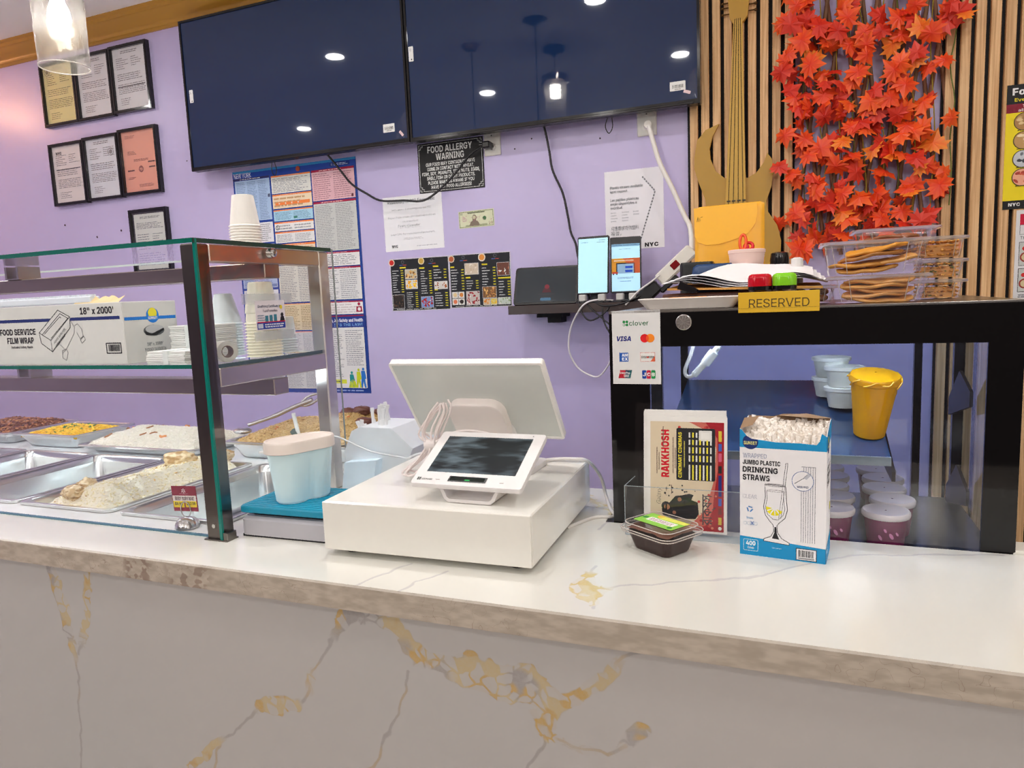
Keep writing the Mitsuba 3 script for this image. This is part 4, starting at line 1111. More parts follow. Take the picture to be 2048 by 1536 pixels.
food('browned_meat', bed(mx0, mx1, my0, my1, hM, 30, 30), (120, 72, 40), [scatter(700, mx0, mx1, my0, my1, hM, (.011, .008, .006), [(150, 92, 50), (120, 70, 40), (176, 120, 72), (96, 56, 36)], 8)], 'browned meat in the shallow pan at the left edge', 'meat')
t = thing('serving_ladle', 'long steel ladle with a looped handle, stuck in the fried rice', 'ladle')
hp = spline([(-1.65, 1.79, 1.092), (-1.595, 1.85, 1.112), (-1.555, 1.90, 1.134), (-1.510, 1.95, 1.154)], 8)
add(t + '__handle', tube_raw(hp, [.006] * 8 + [.0075] * (len(hp) - 8), 8), (206, 206, 206), 'steel', True)
add(t + '__loop', tube_raw([(-1.515 + .034 * math.cos(a) * .72 - .011 * math.sin(a) * .6, 1.945 + .034 * math.cos(a) * .55, 1.154 + .034 * math.cos(a) * .42 + .011 * math.sin(a)) for a in np.linspace(0, 2 * math.pi, 33)], .0045, 8, False), (216, 216, 216), 'steel', True)
add(t + '__bowl', xf(trimesh.creation.icosphere(2, .03), move(-1.66, 1.775, 1.076) @ np.diag([1.1, .8, .35, 1])), (206, 206, 206), 'steel', True)
t = thing('white_spoon', 'white plastic spoon with a dark end standing up behind the dispenser jug', 'spoon')
add(t + '__handle', xf(box(-.007, .007, -.003, .003, 0, .066, .002), move(-1.406, 1.735, 1.082) @ trimesh.transformations.rotation_matrix(math.radians(-12), [0, 1, 0])), (226, 230, 228), 'semi')
add(t + '__grip', xf(box(-.010, .010, -.006, .006, -.012, .014, .003), move(-1.420, 1.735, 1.083) @ trimesh.transformations.rotation_matrix(math.radians(-40), [0, 1, 0])), (50, 66, 60), 'semi')

# ------------------------------------------------------------------ the glass guard on its steel frame
GT, GS = 1.607, 1.352                               # heights of the top glass and of the shelf
green = (8, 92, 80)
t = thing('glass_guard', 'stainless steel and glass sneeze guard with a glass shelf over the buffet', 'sneeze guard')
steelc = (214, 206, 198)
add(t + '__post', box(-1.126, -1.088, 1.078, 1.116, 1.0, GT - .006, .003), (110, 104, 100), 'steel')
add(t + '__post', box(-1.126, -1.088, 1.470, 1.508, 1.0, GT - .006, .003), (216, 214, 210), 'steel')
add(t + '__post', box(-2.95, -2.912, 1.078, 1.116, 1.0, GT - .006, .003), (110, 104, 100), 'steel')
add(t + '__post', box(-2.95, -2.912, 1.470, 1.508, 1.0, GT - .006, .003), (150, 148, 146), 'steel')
for z0, z1 in ((1.566, GT - .006), (1.312, 1.351)):
    add(t + '__cross_bar', box(-1.126, -1.088, 1.116, 1.470, z0, z1, .002), steelc, 'steel')
    add(t + '__cross_bar', box(-2.95, -2.912, 1.116, 1.470, z0, z1, .002), steelc, 'steel')
for z0, z1 in ((1.535, 1.570), (1.270, 1.308)):
    b = add(t + '__long_bar', box(-2.93, -1.098, 1.285, 1.335, z0, z1, .002), (166, 156, 148), 'steel')
for z0, z1 in ((1.570, GT - .003), (1.308, GS - .002)):
    add(t + '__bracket', cat_(box(-1.955, -1.947, 1.28, 1.34, z0, z1), box(-1.910, -1.902, 1.28, 1.34, z0, z1), box(-1.955, -1.902, 1.28, 1.34, z0, z0 + .003)), (190, 188, 184), 'steel')
    add(t + '__bracket', box(-1.20, -1.15, 1.29, 1.33, z0, z1 - .001), (190, 188, 184), 'steel')


def pane(x0, x1, y0, y1, z):
    return trimesh.Trimesh([(x0, y0, z), (x1, y0, z), (x1, y1, z), (x0, y1, z)], [[0, 1, 2], [0, 2, 3]], process=False)


def rim(x0, x1, y0, y1, z0, z1):
    L = [np.array([(x0, y0, z), (x1, y0, z), (x1, y1, z), (x0, y1, z)]) for z in (z0, z1)]
    return loft(L, False, False)


add(t + '__top_glass', pane(-2.96, -1.082, 1.070, 1.512, GT - .001), None, 'pane', False)
def edges(z0, z1, x0, x1, y0, y1):
    add(t + '__front_edge', box(x0, x1, y0 - .001, y0, z0, z1), green, 'gloss', False)
    add(t + '__rear_edge', box(x0, x1, y1, y1 + .001, z0 + .002, z1 - .002), (206, 216, 214), 'gloss', False)
    add(t + '__end_edge', box(x1, x1 + .001, y0, y1, z0, z1), (26, 66, 60), 'gloss', False)


edges(GT - .006, GT + .003, -2.96, -1.082, 1.070, 1.512)
add(t + '__shelf_glass', pane(-2.90, -1.092, 1.108, 1.462, GS + .004), None, 'pane', False)
edges(GS - .001, GS + .007, -2.90, -1.092, 1.108, 1.462)
front = trimesh.Trimesh([(-2.91, 1.092, 1.001), (-1.127, 1.092, 1.001), (-1.127, 1.092, GS - .006), (-2.91, 1.092, GS - .006)], [[0, 1, 2], [0, 2, 3]], process=False)
add(t + '__front_glass', front, None, 'pane', False)
add(t + '__front_glass_foot', box(-2.91, -1.127, 1.089, 1.095, 1.0, 1.004), (70, 110, 130), 'gloss', False)
end = trimesh.Trimesh([(-1.082, 1.078, 1.002), (-1.082, 1.518, 1.002), (-1.082, 1.518, GT), (-1.082, 1.078, GT)], [[0, 1, 2], [0, 2, 3]], process=False)
add(t + '__end_glass', end, None, 'pane', False)
add(t + '__end_glass_edge', cat_(box(-1.0875, -1.0805, 1.074, 1.079, 1.002, GT + .002)), (6, 110, 100), 'gloss', False)
add(t + '__end_glass_edge', cat_(box(-1.0840, -1.0805, 1.517, 1.519, 1.002, GT)), (140, 150, 150), 'gloss', False)
add(t + '__foot_clip', cat_(box(-1.0795, -1.068, 1.074, 1.100, 1.0, 1.018, .001), box(-1.128, -1.068, 1.072, 1.104, 1.0, 1.003)), (120, 116, 112), 'steel')
add('glass_guard__cross_bar__bolt', cat_(cyl((-1.0815, 1.285, 1.588), (-1.070, 1.285, 1.588), .011, 20), xf(trimesh.creation.icosphere(2, .009), move(-1.069, 1.285, 1.588) @ np.diag([.6, 1, 1, 1]))), (206, 206, 206), 'chrome')
add('glass_guard__post__screw', cat_(cyl((-1.104, 1.079, 1.030), (-1.104, 1.0755, 1.030), .0045, 14)), (210, 208, 204), 'chrome')
# cool light strip behind the lower long bar, shining down on the food
key = add(t + '__light_strip', box(-2.80, -1.2, 1.3365, 1.352, 1.274, 1.290), (240, 244, 246), 'matte', False)
scene[key]['emitter'] = {'type': 'area', 'radiance': {'type': 'rgb', 'value': [13 * q for q in COOL]}}

# ------------------------------------------------------------------ on the guard's shelf and top
SZ = GS + .0075
t = thing('film_wrap_box', 'large white film wrap carton with a blue stripe on the glass shelf', 'box')
bx0, bx1, by0, by1, bz = -1.86, -1.352, 1.122, 1.268, SZ + .136
add(t + '__carton', box(bx0, bx1, by0, by1, SZ, bz, .0015), (206, 208, 206), 'matte')
P = Print((-1.764, by0, SZ + .136), (1, 0, 0), (0, 0, -1), .412, .136, 412, 136, .0005)
k, nv = (34, 34, 40), (36, 48, 104)
P.rect(-90, 30, 404, 37, nv)
P.text('18" x 2000\'', 284, 24, 15, k, w=104, weight=800)
P.text('FOOD SERVICE', 8, 66, 14, k, w=124, weight=800); P.text('FILM WRAP', 30, 86, 14, k, w=92, weight=800); P.text('Includes Safety Blade', 42, 97, 5.5, k, w=74, weight=600)
# the drawing of a carton with two hands pulling film
P.up().poly([(144, 62), (216, 12), (252, 30), (248, 40), (246, 46), (182, 104), (150, 88)], (206, 208, 206)); P.up()
for l in ([(144, 62), (214, 12), (250, 28), (180, 80), (144, 62)], [(144, 62), (147, 86), (181, 106), (180, 80)], [(181, 106), (248, 52), (250, 28)], [(154, 66), (220, 20), (244, 31), (182, 75)], [(160, 66), (218, 27), (222, 30)]):
    P.line(l, 1.6, k)
P.text('FOOD SERVICE', 192, 88, 5, k, w=52, weight=700, rot=-38); P.text('FILM WRAP', 198, 95, 5, k, w=42, weight=700, rot=-38)
for l in ([(252, 38), (262, 52), (258, 66), (228, 100), (214, 110)], [(262, 48), (272, 44), (284, 56), (286, 72), (276, 78), (266, 62)], [(276, 80), (288, 72), (292, 80), (280, 88), (276, 80)], [(200, 84), (222, 100)], [(214, 104), (226, 100), (232, 108), (224, 126), (212, 120), (214, 104)]):
    P.line(l, 1.0, (70, 70, 76))
P.frame(354, 88, 400, 112, 2.2, k); P.up()
rg = random.Random(2)
x = 361
while x < 394:
    w = rg.choice((.8, 1.4, 2)); P.rect(x, 92, x + w, 107, k); x += w + rg.choice((.8, 1.2))
P.build(t + '__carton__front_print')
P = Print((bx1, by0, bz), (0, 1, 0), (0, 0, -1), .146, .136, 146, 136, .0005)
P.rect(4, 34, 142, 41, (40, 120, 206)); P.up(); P.circ(78, 32, 17, (40, 120, 206)); P.up().circ(78, 27, 12, (226, 216, 60)); P.up().rect(64, 34, 92, 41, (40, 120, 206)); P.up().text('SUNSET', 78, 41, 6, (230, 230, 230), 'c', w=26, weight=800)
P.poly(affinity.scale(sg.Point(78, 66).buffer(28), 1, .45), (90, 96, 100)); P.up().poly(affinity.scale(sg.Point(80, 63).buffer(25), 1, .38), (190, 194, 196)); P.up().poly([(52, 66), (70, 74), (104, 62), (106, 66), (82, 78), (56, 76)], (30, 32, 36))
P.text("18\" x 2000'", 78, 100, 7, (60, 70, 80), 'c', w=44, fx=serif); P.text('FOOD SERVICE', 78, 112, 7, (60, 70, 80), 'c', w=58, fx=serif); P.text('FILM WRAP', 78, 124, 7, (60, 70, 80), 'c', w=44, fx=serif)
P.build(t + '__carton__end_print')
V = []
for i in range(15):
    a = i / 14
    V += [(-1.50 + .14 * a, by0 + .002, bz), (-1.50 + .14 * a, by0 + .02, bz + .012 + .005 * math.sin(9 * a) * math.sin(5 * a) + (.004 if i % 3 else 0))]
add(t + '__torn_flap', trimesh.Trimesh(V, [f for i in range(14) for f in ((2 * i, 2 * i + 2, 2 * i + 3), (2 * i, 2 * i + 3, 2 * i + 1))], process=False), (226, 206, 160), 'matte', False, label='torn tan carton flap')
t = thing('cutter_bar', 'long white and silver cutting bar with a toothed edge, lying on the film wrap carton', 'cutter')
add(t + '__rail', box(-1.90, -1.45, by0 + .004, by0 + .030, bz + .001, bz + .016, .002), (226, 236, 246), 'gloss')
add(t + '__toothed_edge', cat_([box(-1.895 + .0105 * i, -1.888 + .0105 * i, by0 + .006, by0 + .026, bz + .016, bz + .020) for i in range(42)] + [box(-1.90, -1.445, by0 + .008, by0 + .012, bz + .014, bz + .019)]), (226, 236, 244), 'gloss', False)
for nm, x0, x1, y0, y1, z1, lab in (('napkin_stack', -1.285, -1.175, 1.112, 1.20, .028, 'low stack of white paper napkins at the front of the shelf, beside the carton'), ('napkin_stack', -1.325, -1.215, 1.215, 1.31, .078, 'taller stack of white paper napkins behind the low one on the shelf')):
    t = thing(nm, lab, 'napkins')
    n = int(z1 / .004)
    r = random.Random(n)
    add(t + '__napkins', cat_([box(x0 + r.uniform(0, .004), x1 - r.uniform(0, .004), y0 + r.uniform(0, .004), y1, SZ + z1 * i / n, SZ + z1 * (i + .86) / n) for i in range(n)]), (228, 232, 230), 'matte', False, kind='stuff')
    add(t + '__paper_band', box(x0 + .05, x0 + .064, y0 - .001, y1, SZ, SZ + z1 + .001), (214, 222, 222), 'matte', False)


def cup_profile(r0, r1, h, rim, n_rims, pitch):
    """A stack of nested upside-down cups: wide rims at the foot, the last cup's body on top."""
    p = []
    z = 0
    for i in range(n_rims):
        p += [(rim, z), (rim + .0012, z + .001), (rim, z + .002), (rim - .003, z + .0035), (rim - .0036, z + pitch - .0005)]
        z += pitch
    p += [(rim - .003, z), (r1, h), (r1 - .003, h + .0012)]
    return p


def cupstack(key, x, y, z, r0, r1, h, n_rims, pitch, col, label, mat='milky'):
    return add(key, lathe(cup_profile(r0, r1, h, r0, n_rims, pitch), 36, (x, y, z), False, True), col, mat, 25, label=label, cat='cups')


cupstack('cup_stack', -1.222, 1.375, GT + .0035, .037, .0245, .125, 9, .0065, (240, 238, 232), 'stack of white foam cups upside down on top of the glass guard')
t = cupstack('cup_stack', -1.128, 1.300, SZ, .040, .035, .100, 12, .0068, (240, 240, 220), 'tall stack of milky plastic tubs upside down on the shelf, behind the taped card')
add(t + '__upper_tubs', lathe([(.036, SZ + .098), (.037, SZ + .100), (.035, SZ + .118), (.035, SZ + .119), (.032, SZ + .122), (.026, SZ + .166), (.024, SZ + .168)], 32, (-1.128, 1.30, 0), False, True), (232, 234, 214), 'milky', 25)
cupstack('cup_stack', -1.262, 1.325, SZ, .040, .020, .146, 13, .0062, (226, 240, 244), 'tapering stack of clear white cups on the shelf, left of the tubs')
cupstack('cup_stack', -1.165, 1.405, SZ, .036, .030, .085, 8, .006, (226, 238, 240), 'low stack of small cups at the back of the shelf')
t = thing('tape_roll', 'roll of clear tape with a brown core, lying on its edge on the shelf', 'tape roll')
c = np.array((-1.112, 1.160, SZ + .0225))
ring = [(.0125, -.012), (.022, -.012), (.0225, -.010), (.0225, .010), (.022, .012), (.0125, .012)]
M = move(*c) @ rotz(-24) @ trimesh.transformations.rotation_matrix(math.pi / 2, [0, 1, 0])
add(t + '__tape', xf(lathe(ring, 32), M), (196, 200, 190), 'gloss', 30)
add(t + '__core', xf(lathe([(.0127, -.0122), (.0112, -.0122), (.0112, .0122), (.0127, .0122)], 28), M), (92, 74, 54), 'matte', 30)

# the card taped to the end glass
t = thing('certificate_card', 'small white food protection card with a blue band, taped inside the end glass', 'card')
cx = -1.0795
add(t + '__tape_strip', cat_(box(cx, cx + .0004, 1.185, 1.345, 1.478, 1.500), box(cx, cx + .0004, 1.215, 1.345, 1.398, 1.418)), (206, 212, 220), 'rim_clear', False)
add(t + '__card', box(cx + .0003, cx + .001, 1.223, 1.318, 1.421, 1.485), (222, 216, 222), 'print', False)
P = Print((cx + .001, 1.223, 1.485), (0, 1, 0), (0, 0, -1), .095, .064, 95, 64, .0004)
P.rect(2, 46, 93, 48, (196, 30, 60)); P.rect(2, 48, 93, 62, (34, 56, 140)); P.up()
P.text('Qualifying Certificate in', 44, 15, 5.5, (50, 60, 90), 'c', w=74, weight=560); P.text('Food Protection', 46, 25, 5.5, (70, 60, 80), 'c', w=46, weight=560); P.lines(4, 30, 30, 45, 3, (130, 140, 160), 2, .5)
P.circ(82, 15, 4.5, (226, 206, 60))
for i in range(3):
    P.rect(28 + 14 * i, 33 - i, 38 + 14 * i, 46, (60, 120, 140))
P.circ(84, 32, 4.5, (30, 30, 36)); P.poly([(76, 46), (79, 36), (89, 36), (92, 46)], (30, 30, 36)); P.rect(4, 50, 20, 60, (190, 196, 214)); P.lines(26, 50, 90, 60, 2, (210, 214, 230), 4, .6, .1)
P.build(t + '__card__print')

# ------------------------------------------------------------------ price tag behind the front glass
t = thing('price_tag_holder', 'small maroon price card in a wire clip on a shiny domed foot', 'price tag')
bxx, byy = -1.232, 1.128
add(t + '__foot', lathe([(.024, 1.0005), (.026, 1.002), (.0255, 1.008), (.021, 1.017), (.012, 1.022), (.003, 1.0235)], 28, (bxx, byy, 0), True, True), (214, 216, 218), 'chrome', 40)
add(t + '__wire_loop', tube_raw([(bxx + .014 * math.cos(a), byy, 1.040 + .017 * math.sin(a)) for a in np.linspace(0, 2 * math.pi, 33)], .0012, 6, False), (206, 208, 210), 'chrome', True)
tx0, tz0, tw, th_ = -1.268, 1.034, .070, .056
R = trimesh.transformations.rotation_matrix(math.radians(3), [0, -1, 0], [tx0, byy, tz0])
add(t + '__card', xf(box(tx0, tx0 + tw, byy + .002, byy + .0032, tz0, tz0 + th_), R), (126, 24, 50), 'print', False)
P = Print((R @ [tx0, byy + .002, tz0 + th_, 1])[:3], R[:3, :3] @ [1, 0, 0], R[:3, :3] @ [0, 0, -1], tw, th_, 100, 80, .0004)
P.rect(2, 30, 98, 48, (222, 214, 210)); P.rect(2, 48, 47, 68, (222, 196, 30)); P.rect(52, 47, 98, 67, (222, 196, 30)); P.up()
P.text('BEEF BIRYANI', 50, 45, 11, (60, 26, 34), 'c', w=78, weight=800); P.text('$8.99', 24, 61, 9, (40, 40, 30), 'c', w=32, weight=800); P.text('$12.99', 75, 60, 9, (40, 40, 30), 'c', w=36, weight=800)
for i in range(6):
    a = math.pi * (i / 3 + .17); P.poly(affinity.rotate(affinity.scale(sg.Point(50 + 6 * math.cos(a), 15 + 5 * math.sin(a)).buffer(2.2), 1.6, .7), math.degrees(a), origin='center'), (226, 206, 210))
P.rect(32, 24, 68, 25.2, (206, 160, 170))
P.build(t + '__card__print')

# ------------------------------------------------------------------ scale, jug, fork bin
t = thing('counter_scale', 'grey kitchen scale with a teal ribbed platform on the counter', 'scale')
M = rotz(1.5, (-1.0, 1.11, 0))
F = lambda m: xf(m, M)
add(t + '__base', F(cat_(loft([at_z(rrect(.225, .17, .012) + [-.955, 1.200], z) for z in (1.004, 1.036)] + [at_z(rrect(.213, .158, .012) + [-.955, 1.200], 1.043)]))), (168, 166, 172), 'semi', 35)
add(t + '__foot_frame', F(box(-1.066, -.846, 1.118, 1.282, 1.0, 1.005)), (30, 30, 34), 'matte', False)
add(t + '__neck', F(box(-1.045, -.865, 1.132, 1.268, 1.042, 1.052)), (12, 14, 18), 'matte', False)
add(t + '__platform', F(loft([at_z(rrect(.222 + d, .165 + d, .010) + [-.957, 1.196], z) for d, z in ((-.006, 1.0505), (0, 1.053), (0, 1.063), (-.004, 1.0655))])), (10, 128, 158), 'semi', 35)
for i in range(14):
    add(t + '__platform__rib', F(box(-1.062, -.852, 1.122 + .011 * i, 1.126 + .011 * i, 1.0655, 1.0664)), (14, 140, 172), 'semi', False)
t = thing('dispenser_jug', 'milky two lobed plastic container with a beige lid, standing on the scale', 'container')
c0, c1 = sg.Point(-.978, 1.165), sg.Point(-.952, 1.222)
pl = shapely.union_all([c0.buffer(.038, quad_segs=10), c1.buffer(.036, quad_segs=10)]).buffer(.012, quad_segs=6).buffer(-.012, quad_segs=6)
full = pl.convex_hull.buffer(.004)


def ringpts(poly, n=72):
    L = poly.exterior
    return np.array([L.interpolate(i / n, normalized=True).coords[0] for i in range(n)])


cc = np.array((-.965, 1.193))
rp, rf = ringpts(shapely.geometry.polygon.orient(pl)), ringpts(shapely.geometry.polygon.orient(full))
s0 = int(np.argmin(np.arctan2(*(rp - cc).T[::-1]))); rp = np.roll(rp, -s0, 0)
s0 = int(np.argmin(np.arctan2(*(rf - cc).T[::-1]))); rf = np.roll(rf, -s0, 0)
JZ = 1.0665
L = [at_z((rp - cc) * .80 + cc, JZ), at_z((rp - cc) * .84 + cc, JZ + .004)] + [at_z(((rp * (1 - k) + rf * k) - cc) * (.85 + .13 * k) + cc, JZ + .004 + .112 * k) for k in np.linspace(0, 1, 9)]
add(t + '__body', loft(L, True, False), (206, 232, 238), 'milky', 40)
add(t + '__lid', loft([at_z((rf - cc) * s + cc, z) for s, z in ((1.03, JZ + .106), (1.05, JZ + .107), (1.05, JZ + .126), (1.02, JZ + .130), (.97, JZ + .1305), (.95, JZ + .128))], True, True), (226, 216, 208), 'semi', 35)
add(t + '__lid__tab', loft([at_z(rrect(.018, .012, .004) + [-1.018, 1.142], z) for z in (JZ + .106, JZ + .109)]), (226, 228, 226), 'semi', 35)
t = thing('fork_bin', 'white acrylic bin holding white plastic forks, behind the cash drawer', 'utensil bin')
pf = sg.Polygon([(-1.060, 1.0), (-1.068, 1.095), (-1.042, 1.150), (-1.020, 1.160), (-.925, 1.160), (-.868, 1.112), (-.915, 1.0)])
add(t + '__bin', cat_(prism(pf, .14, XZ(1.63))), (222, 230, 236), 'semi', 25)
add(t + '__front_pocket', prism(sg.Polygon([(-1.062, 1.001), (-1.048, 1.075), (-.955, 1.085), (-.972, 1.001)]), .03, XZ(1.49)), (206, 226, 240), 'semi', 25)
rg = random.Random(9)
for i in range(20):
    x, y = rg.uniform(-1.06, -.96), rg.uniform(1.52, 1.60)
    h = rg.uniform(.016, .030) if i < 11 else rg.uniform(.042, .070)
    fork = cat_(box(-.0042, .0042, -.0014, .0014, 0, h, .001), box(-.0055, .0055, -.0010, .0010, h - .010, h, .0008))
    add('plastic_fork', xf(fork, move(x if i < 11 else x * .5 - .485, y, 1.152 if x > -1.03 else 1.140) @ trimesh.transformations.rotation_matrix(math.radians(rg.gauss(0, 12)), [0, 1, 0]) @ rotz(rg.uniform(0, 90))), (232, 234, 236), 'semi', label='white plastic fork handle sticking out of the acrylic bin', cat='fork', group='forks in the acrylic bin')

# ------------------------------------------------------------------ cash drawer with the two displays
t = thing('cash_drawer', 'white cash drawer in the middle of the counter under the displays', 'cash drawer')
M = rotz(1.6, (-.622, 1.27, 0))
F = lambda m: xf(m, M)
add(t + '__case', F(box(-.829, -.415, 1.076, 1.482, 1.012, 1.105, .0025)), (226, 225, 219), 'gloss')
add(t + '__drawer_front', F(cat_(box(-.8285, -.4155, 1.071, 1.076, 1.013, 1.1045, .0012))), (224, 222, 214), 'gloss')
for i, (x, y) in enumerate(((-.79, 1.11), (-.455, 1.11), (-.79, 1.45), (-.455, 1.45))):
    add(t + '__foot', F(cyl((x, y, 1.0), (x, y, 1.013), .012, 18)), (24, 24, 26), 'matte')


def framed_panel(c, tilt, yaw=0):
    """Local x right, y up the panel, z towards the viewer."""
    a = math.radians(tilt)
    u, v, n = np.array([1, 0, 0.]), np.array([0, -math.sin(a), math.cos(a)]), np.array([0, -math.cos(a), -math.sin(a)])
    R = rotz(yaw)[:3, :3]
    return mat4(c, R @ u, R @ v, R @ n)


# cashier's display, seen from the back: it leans towards the viewer
t = thing('cashier_display', 'white cash register screen seen from behind, on the cash drawer', 'monitor')
Mp = framed_panel((-.606, 1.314, 1.262), 36.5)
B = lambda *a, b=0.: xf(box(*a, b), Mp)
add(t + '__back_shell', B(-.165, .165, -.104, .104, -.006, .002, b=.002), (206, 210, 206), 'gloss')
add(t + '__edge_frame', xf(prism(sg.Polygon(rrect(.334, .213, .006)).difference(sg.Polygon(rrect(.324, .203, .004))), .014, move(0, 0, -.010)), Mp), (236, 234, 230), 'semi', 30)
add(t + '__glass_front', B(-.163, .163, -.102, .102, -.013, -.010), (20, 22, 26), 'mirror_black', False)
add(t + '__mount_plate', xf(loft([at_z(rrect(.124, .135, .030, 8) * s + [-.004, -.060], z) for s, z in ((1.0, .002), (1.0, .016), (.985, .021), (.94, .023))]), Mp), (234, 226, 222), 'semi', 40)
add(t + '__stand', cat_(loft([at_z(rrect(.11, .05, .016) + [-.598, y], z) for y, z in ((1.372, 1.205), (1.385, 1.160), (1.395, 1.120))]), loft([at_z(rrect(.20, .12, .02) + [-.60, 1.385], z) for z in (1.1055, 1.116)])), (226, 224, 222), 'semi', 40)
# customer display
t = thing('customer_display', 'small white payment screen with a dark display, tilted towards the customer', 'payment terminal')
Mp = framed_panel((-.5445, 1.178, 1.1745), 0)
a = math.radians(24.5)
Mp = mat4((-.5445, 1.178, 1.1745), np.array([1, 0, 0.]), np.array([0, math.cos(a), math.sin(a)]), np.array([0, -math.sin(a), math.cos(a)]))
add(t + '__body', xf(loft([at_z(rrect(.219 - d, .163 - d, .006), z) for d, z in ((.012, -.013), (.002, -.010), (0, -.004), (.0015, 0), (.004, .0006))]), Mp), (232, 230, 230), 'gloss', 40)


def smear_fn(p, n, uv):
    s = fbm(p.x * 24 + p.y * 10, p.x * 8 - p.y * 90, p.z * 40, 3) * fbm(p.x * 16, p.y * 16, 3.0, 2)
    return mix((.006, .010, .014), (.10, .14, .17), smoothstep(.17, .46, s))


scene['smeared_glass'] = {'type': 'principled', 'base_color': proc(smear_fn), 'roughness': .16, 'specular': .5}
add(t + '__body__screen', xf(box(-.089, .087, -.046, .064, 0, .0012), Mp), None, 'smeared_glass', False)
add(t + '__body__chip_slot', xf(prism(sg.box(-.036, -.071, .038, -.057).difference(sg.box(-.033, -.069, .035, -.0585)), .0015, move(0, 0, .0004)), Mp), (120, 124, 126), 'steel', False)
add(t + '__body__slot_window', xf(box(-.033, .035, -.069, -.0585, 0, .0010), Mp), (8, 20, 14), 'gloss', False)
add(t + '__body__green_light', xf(box(-.004, .006, -.0675, -.0648, .001, .0016), Mp), (40, 190, 90), 'semi', False)
P = Print((Mp @ [-.1095, .0815, .0006, 1])[:3], Mp[:3, 0], -Mp[:3, 1], .219, .163, 219, 163, .0004)
g = (84, 88, 86)
for dx, dy in ((0, 0), (4, 0), (0, 4), (4, 4)):
    P.circ(12 + dx, 147 + dy, 1.9, g)
P.text('clover', 20, 152, 6, g, w=22, weight=500); P.circ(194, 9, 1.2, (60, 60, 64))
P.build(t + '__body__print')
st = xf(loft([at_z(rrect(.118, .075, .02) + [-.541, y], z) for y, z in ((1.172, 1.1065), (1.172, 1.112))]), np.eye(4))
U = sg.Polygon([(-.606, 1.148), (-.590, 1.112), (-.583, 1.1065), (-.499, 1.1065), (-.492, 1.112), (-.472, 1.148), (-.479, 1.148), (-.497, 1.116), (-.502, 1.1125), (-.580, 1.1125), (-.585, 1.116), (-.598, 1.148)])
add(t + '__cradle', xf(prism(U, .085), mat4((0, 1.200, 0), (1, 0, 0), (0, 0, 1), (0, -1, 0))), (216, 212, 210), 'semi', 35)
# cables of the displays
t = thing('display_cable', 'bundle of looped white cable hanging beside the payment screen', 'cable')
rg = random.Random(12)
for i in range(5):
    o = np.array([rg.gauss(0, .004), rg.gauss(0, .004), rg.gauss(0, .004)])
    P_ = [np.array(q) + o + [0, .004 * i, 0] for q in ((-.650, 1.235, 1.270 - .004 * i), (-.672, 1.235, 1.245), (-.690 - .004 * i, 1.235, 1.205), (-.683, 1.235, 1.182), (-.700, 1.23, 1.155), (-.722 - .004 * i, 1.215, 1.128), (-.708, 1.22, 1.123), (-.684, 1.23, 1.150), (-.672, 1.235, 1.182), (-.668 + .003 * i, 1.235, 1.215), (-.648 + .002 * i, 1.235, 1.25), (-.646, 1.235, 1.268))]
    add(t + '__loop', tube(P_, .0022, 6, 6), (232, 222, 220), 'semi', True)
add(t + '__tie', xf(cyl((-.692, 1.244, 1.180), (-.668, 1.244, 1.184), .012, 12), np.eye(4)), (226, 218, 216), 'semi')
add(t + '__lead', tube([(-.674, 1.24, 1.185), (-.640, 1.26, 1.203), (-.61, 1.28, 1.205), (-.575, 1.30, 1.195), (-.55, 1.30, 1.18)], .0028, 6), (232, 224, 222), 'semi', True)
add(t + '__lead', tube([(-.700, 1.235, 1.165), (-.74, 1.27, 1.150), (-.79, 1.33, 1.128), (-.85, 1.40, 1.112), (-.95, 1.448, 1.108), (-1.0, 1.458, 1.118), (-1.057, 1.452, 1.142), (-1.10, 1.455, 1.14)], .0024, 6), (220, 226, 230), 'semi', True)
add('white_cable', tube([(-.55, 1.39, 1.112), (-.50, 1.455, 1.110), (-.45, 1.462, 1.112), (-.42, 1.475, 1.105), (-.405, 1.52, 1.06), (-.398, 1.535, 1.015), (-.372, 1.47, 1.003), (-.352, 1.420, 1.003), (-.39, 1.40, 1.003), (-.425, 1.325, 1.003)], .0038, 8), (226, 222, 216), 'semi', True,
    label='white cord running off the back of the cash drawer and round on the worktop', cat='cable')

# ------------------------------------------------------------------ straw carton
t = thing('straw_carton', 'torn open white and blue carton of wrapped drinking straws on the counter', 'carton')
BW, BD, BH = .140, .084, .236
Ms = move(-.088, 1.275, 1.0) @ rotz(-6.5)
F = lambda m: xf(m, Ms)
Ms_side = Ms
wht, blu = (222, 220, 222), (22, 132, 184)
tf = sg.Polygon([(0, 0), (BW, 0), (BW, .219), (BW - .008, .224), (BW - .011, .211), (BW - .016, .2045), (.10, .206), (.06, .2055), (.02, .2095), (.012, .214), (.004, .2245), (0, .226)])
add(t + '__front_wall', F(prism(tf, .0012, mat4((0, .0012, 0), (1, 0, 0), (0, 0, 1), (0, -1, 0)))), wht, 'matte', False)
ts = sg.Polygon([(0, 0), (BD, 0), (BD, BH), (.05, BH - .003), (.006, .222), (0, .219)])
sideM = mat4((BW - .0012, 0, 0), (0, 1, 0), (0, 0, 1), (1, 0, 0))
add(t + '__side_wall', F(prism(ts, .0012, sideM)), wht, 'matte', False)
add(t + '__side_wall', F(prism(sg.Polygon([(0, 0), (BD, 0), (BD, BH), (0, .226)]), .0012, mat4((0, 0, 0), (0, 1, 0), (0, 0, 1), (1, 0, 0)))), wht, 'matte', False)
tb = sg.Polygon([(0, 0), (BW, 0), (BW, BH), (.125, BH + .001), (.09, BH + .006), (.06, BH + .005), (.045, BH), (0, BH)])
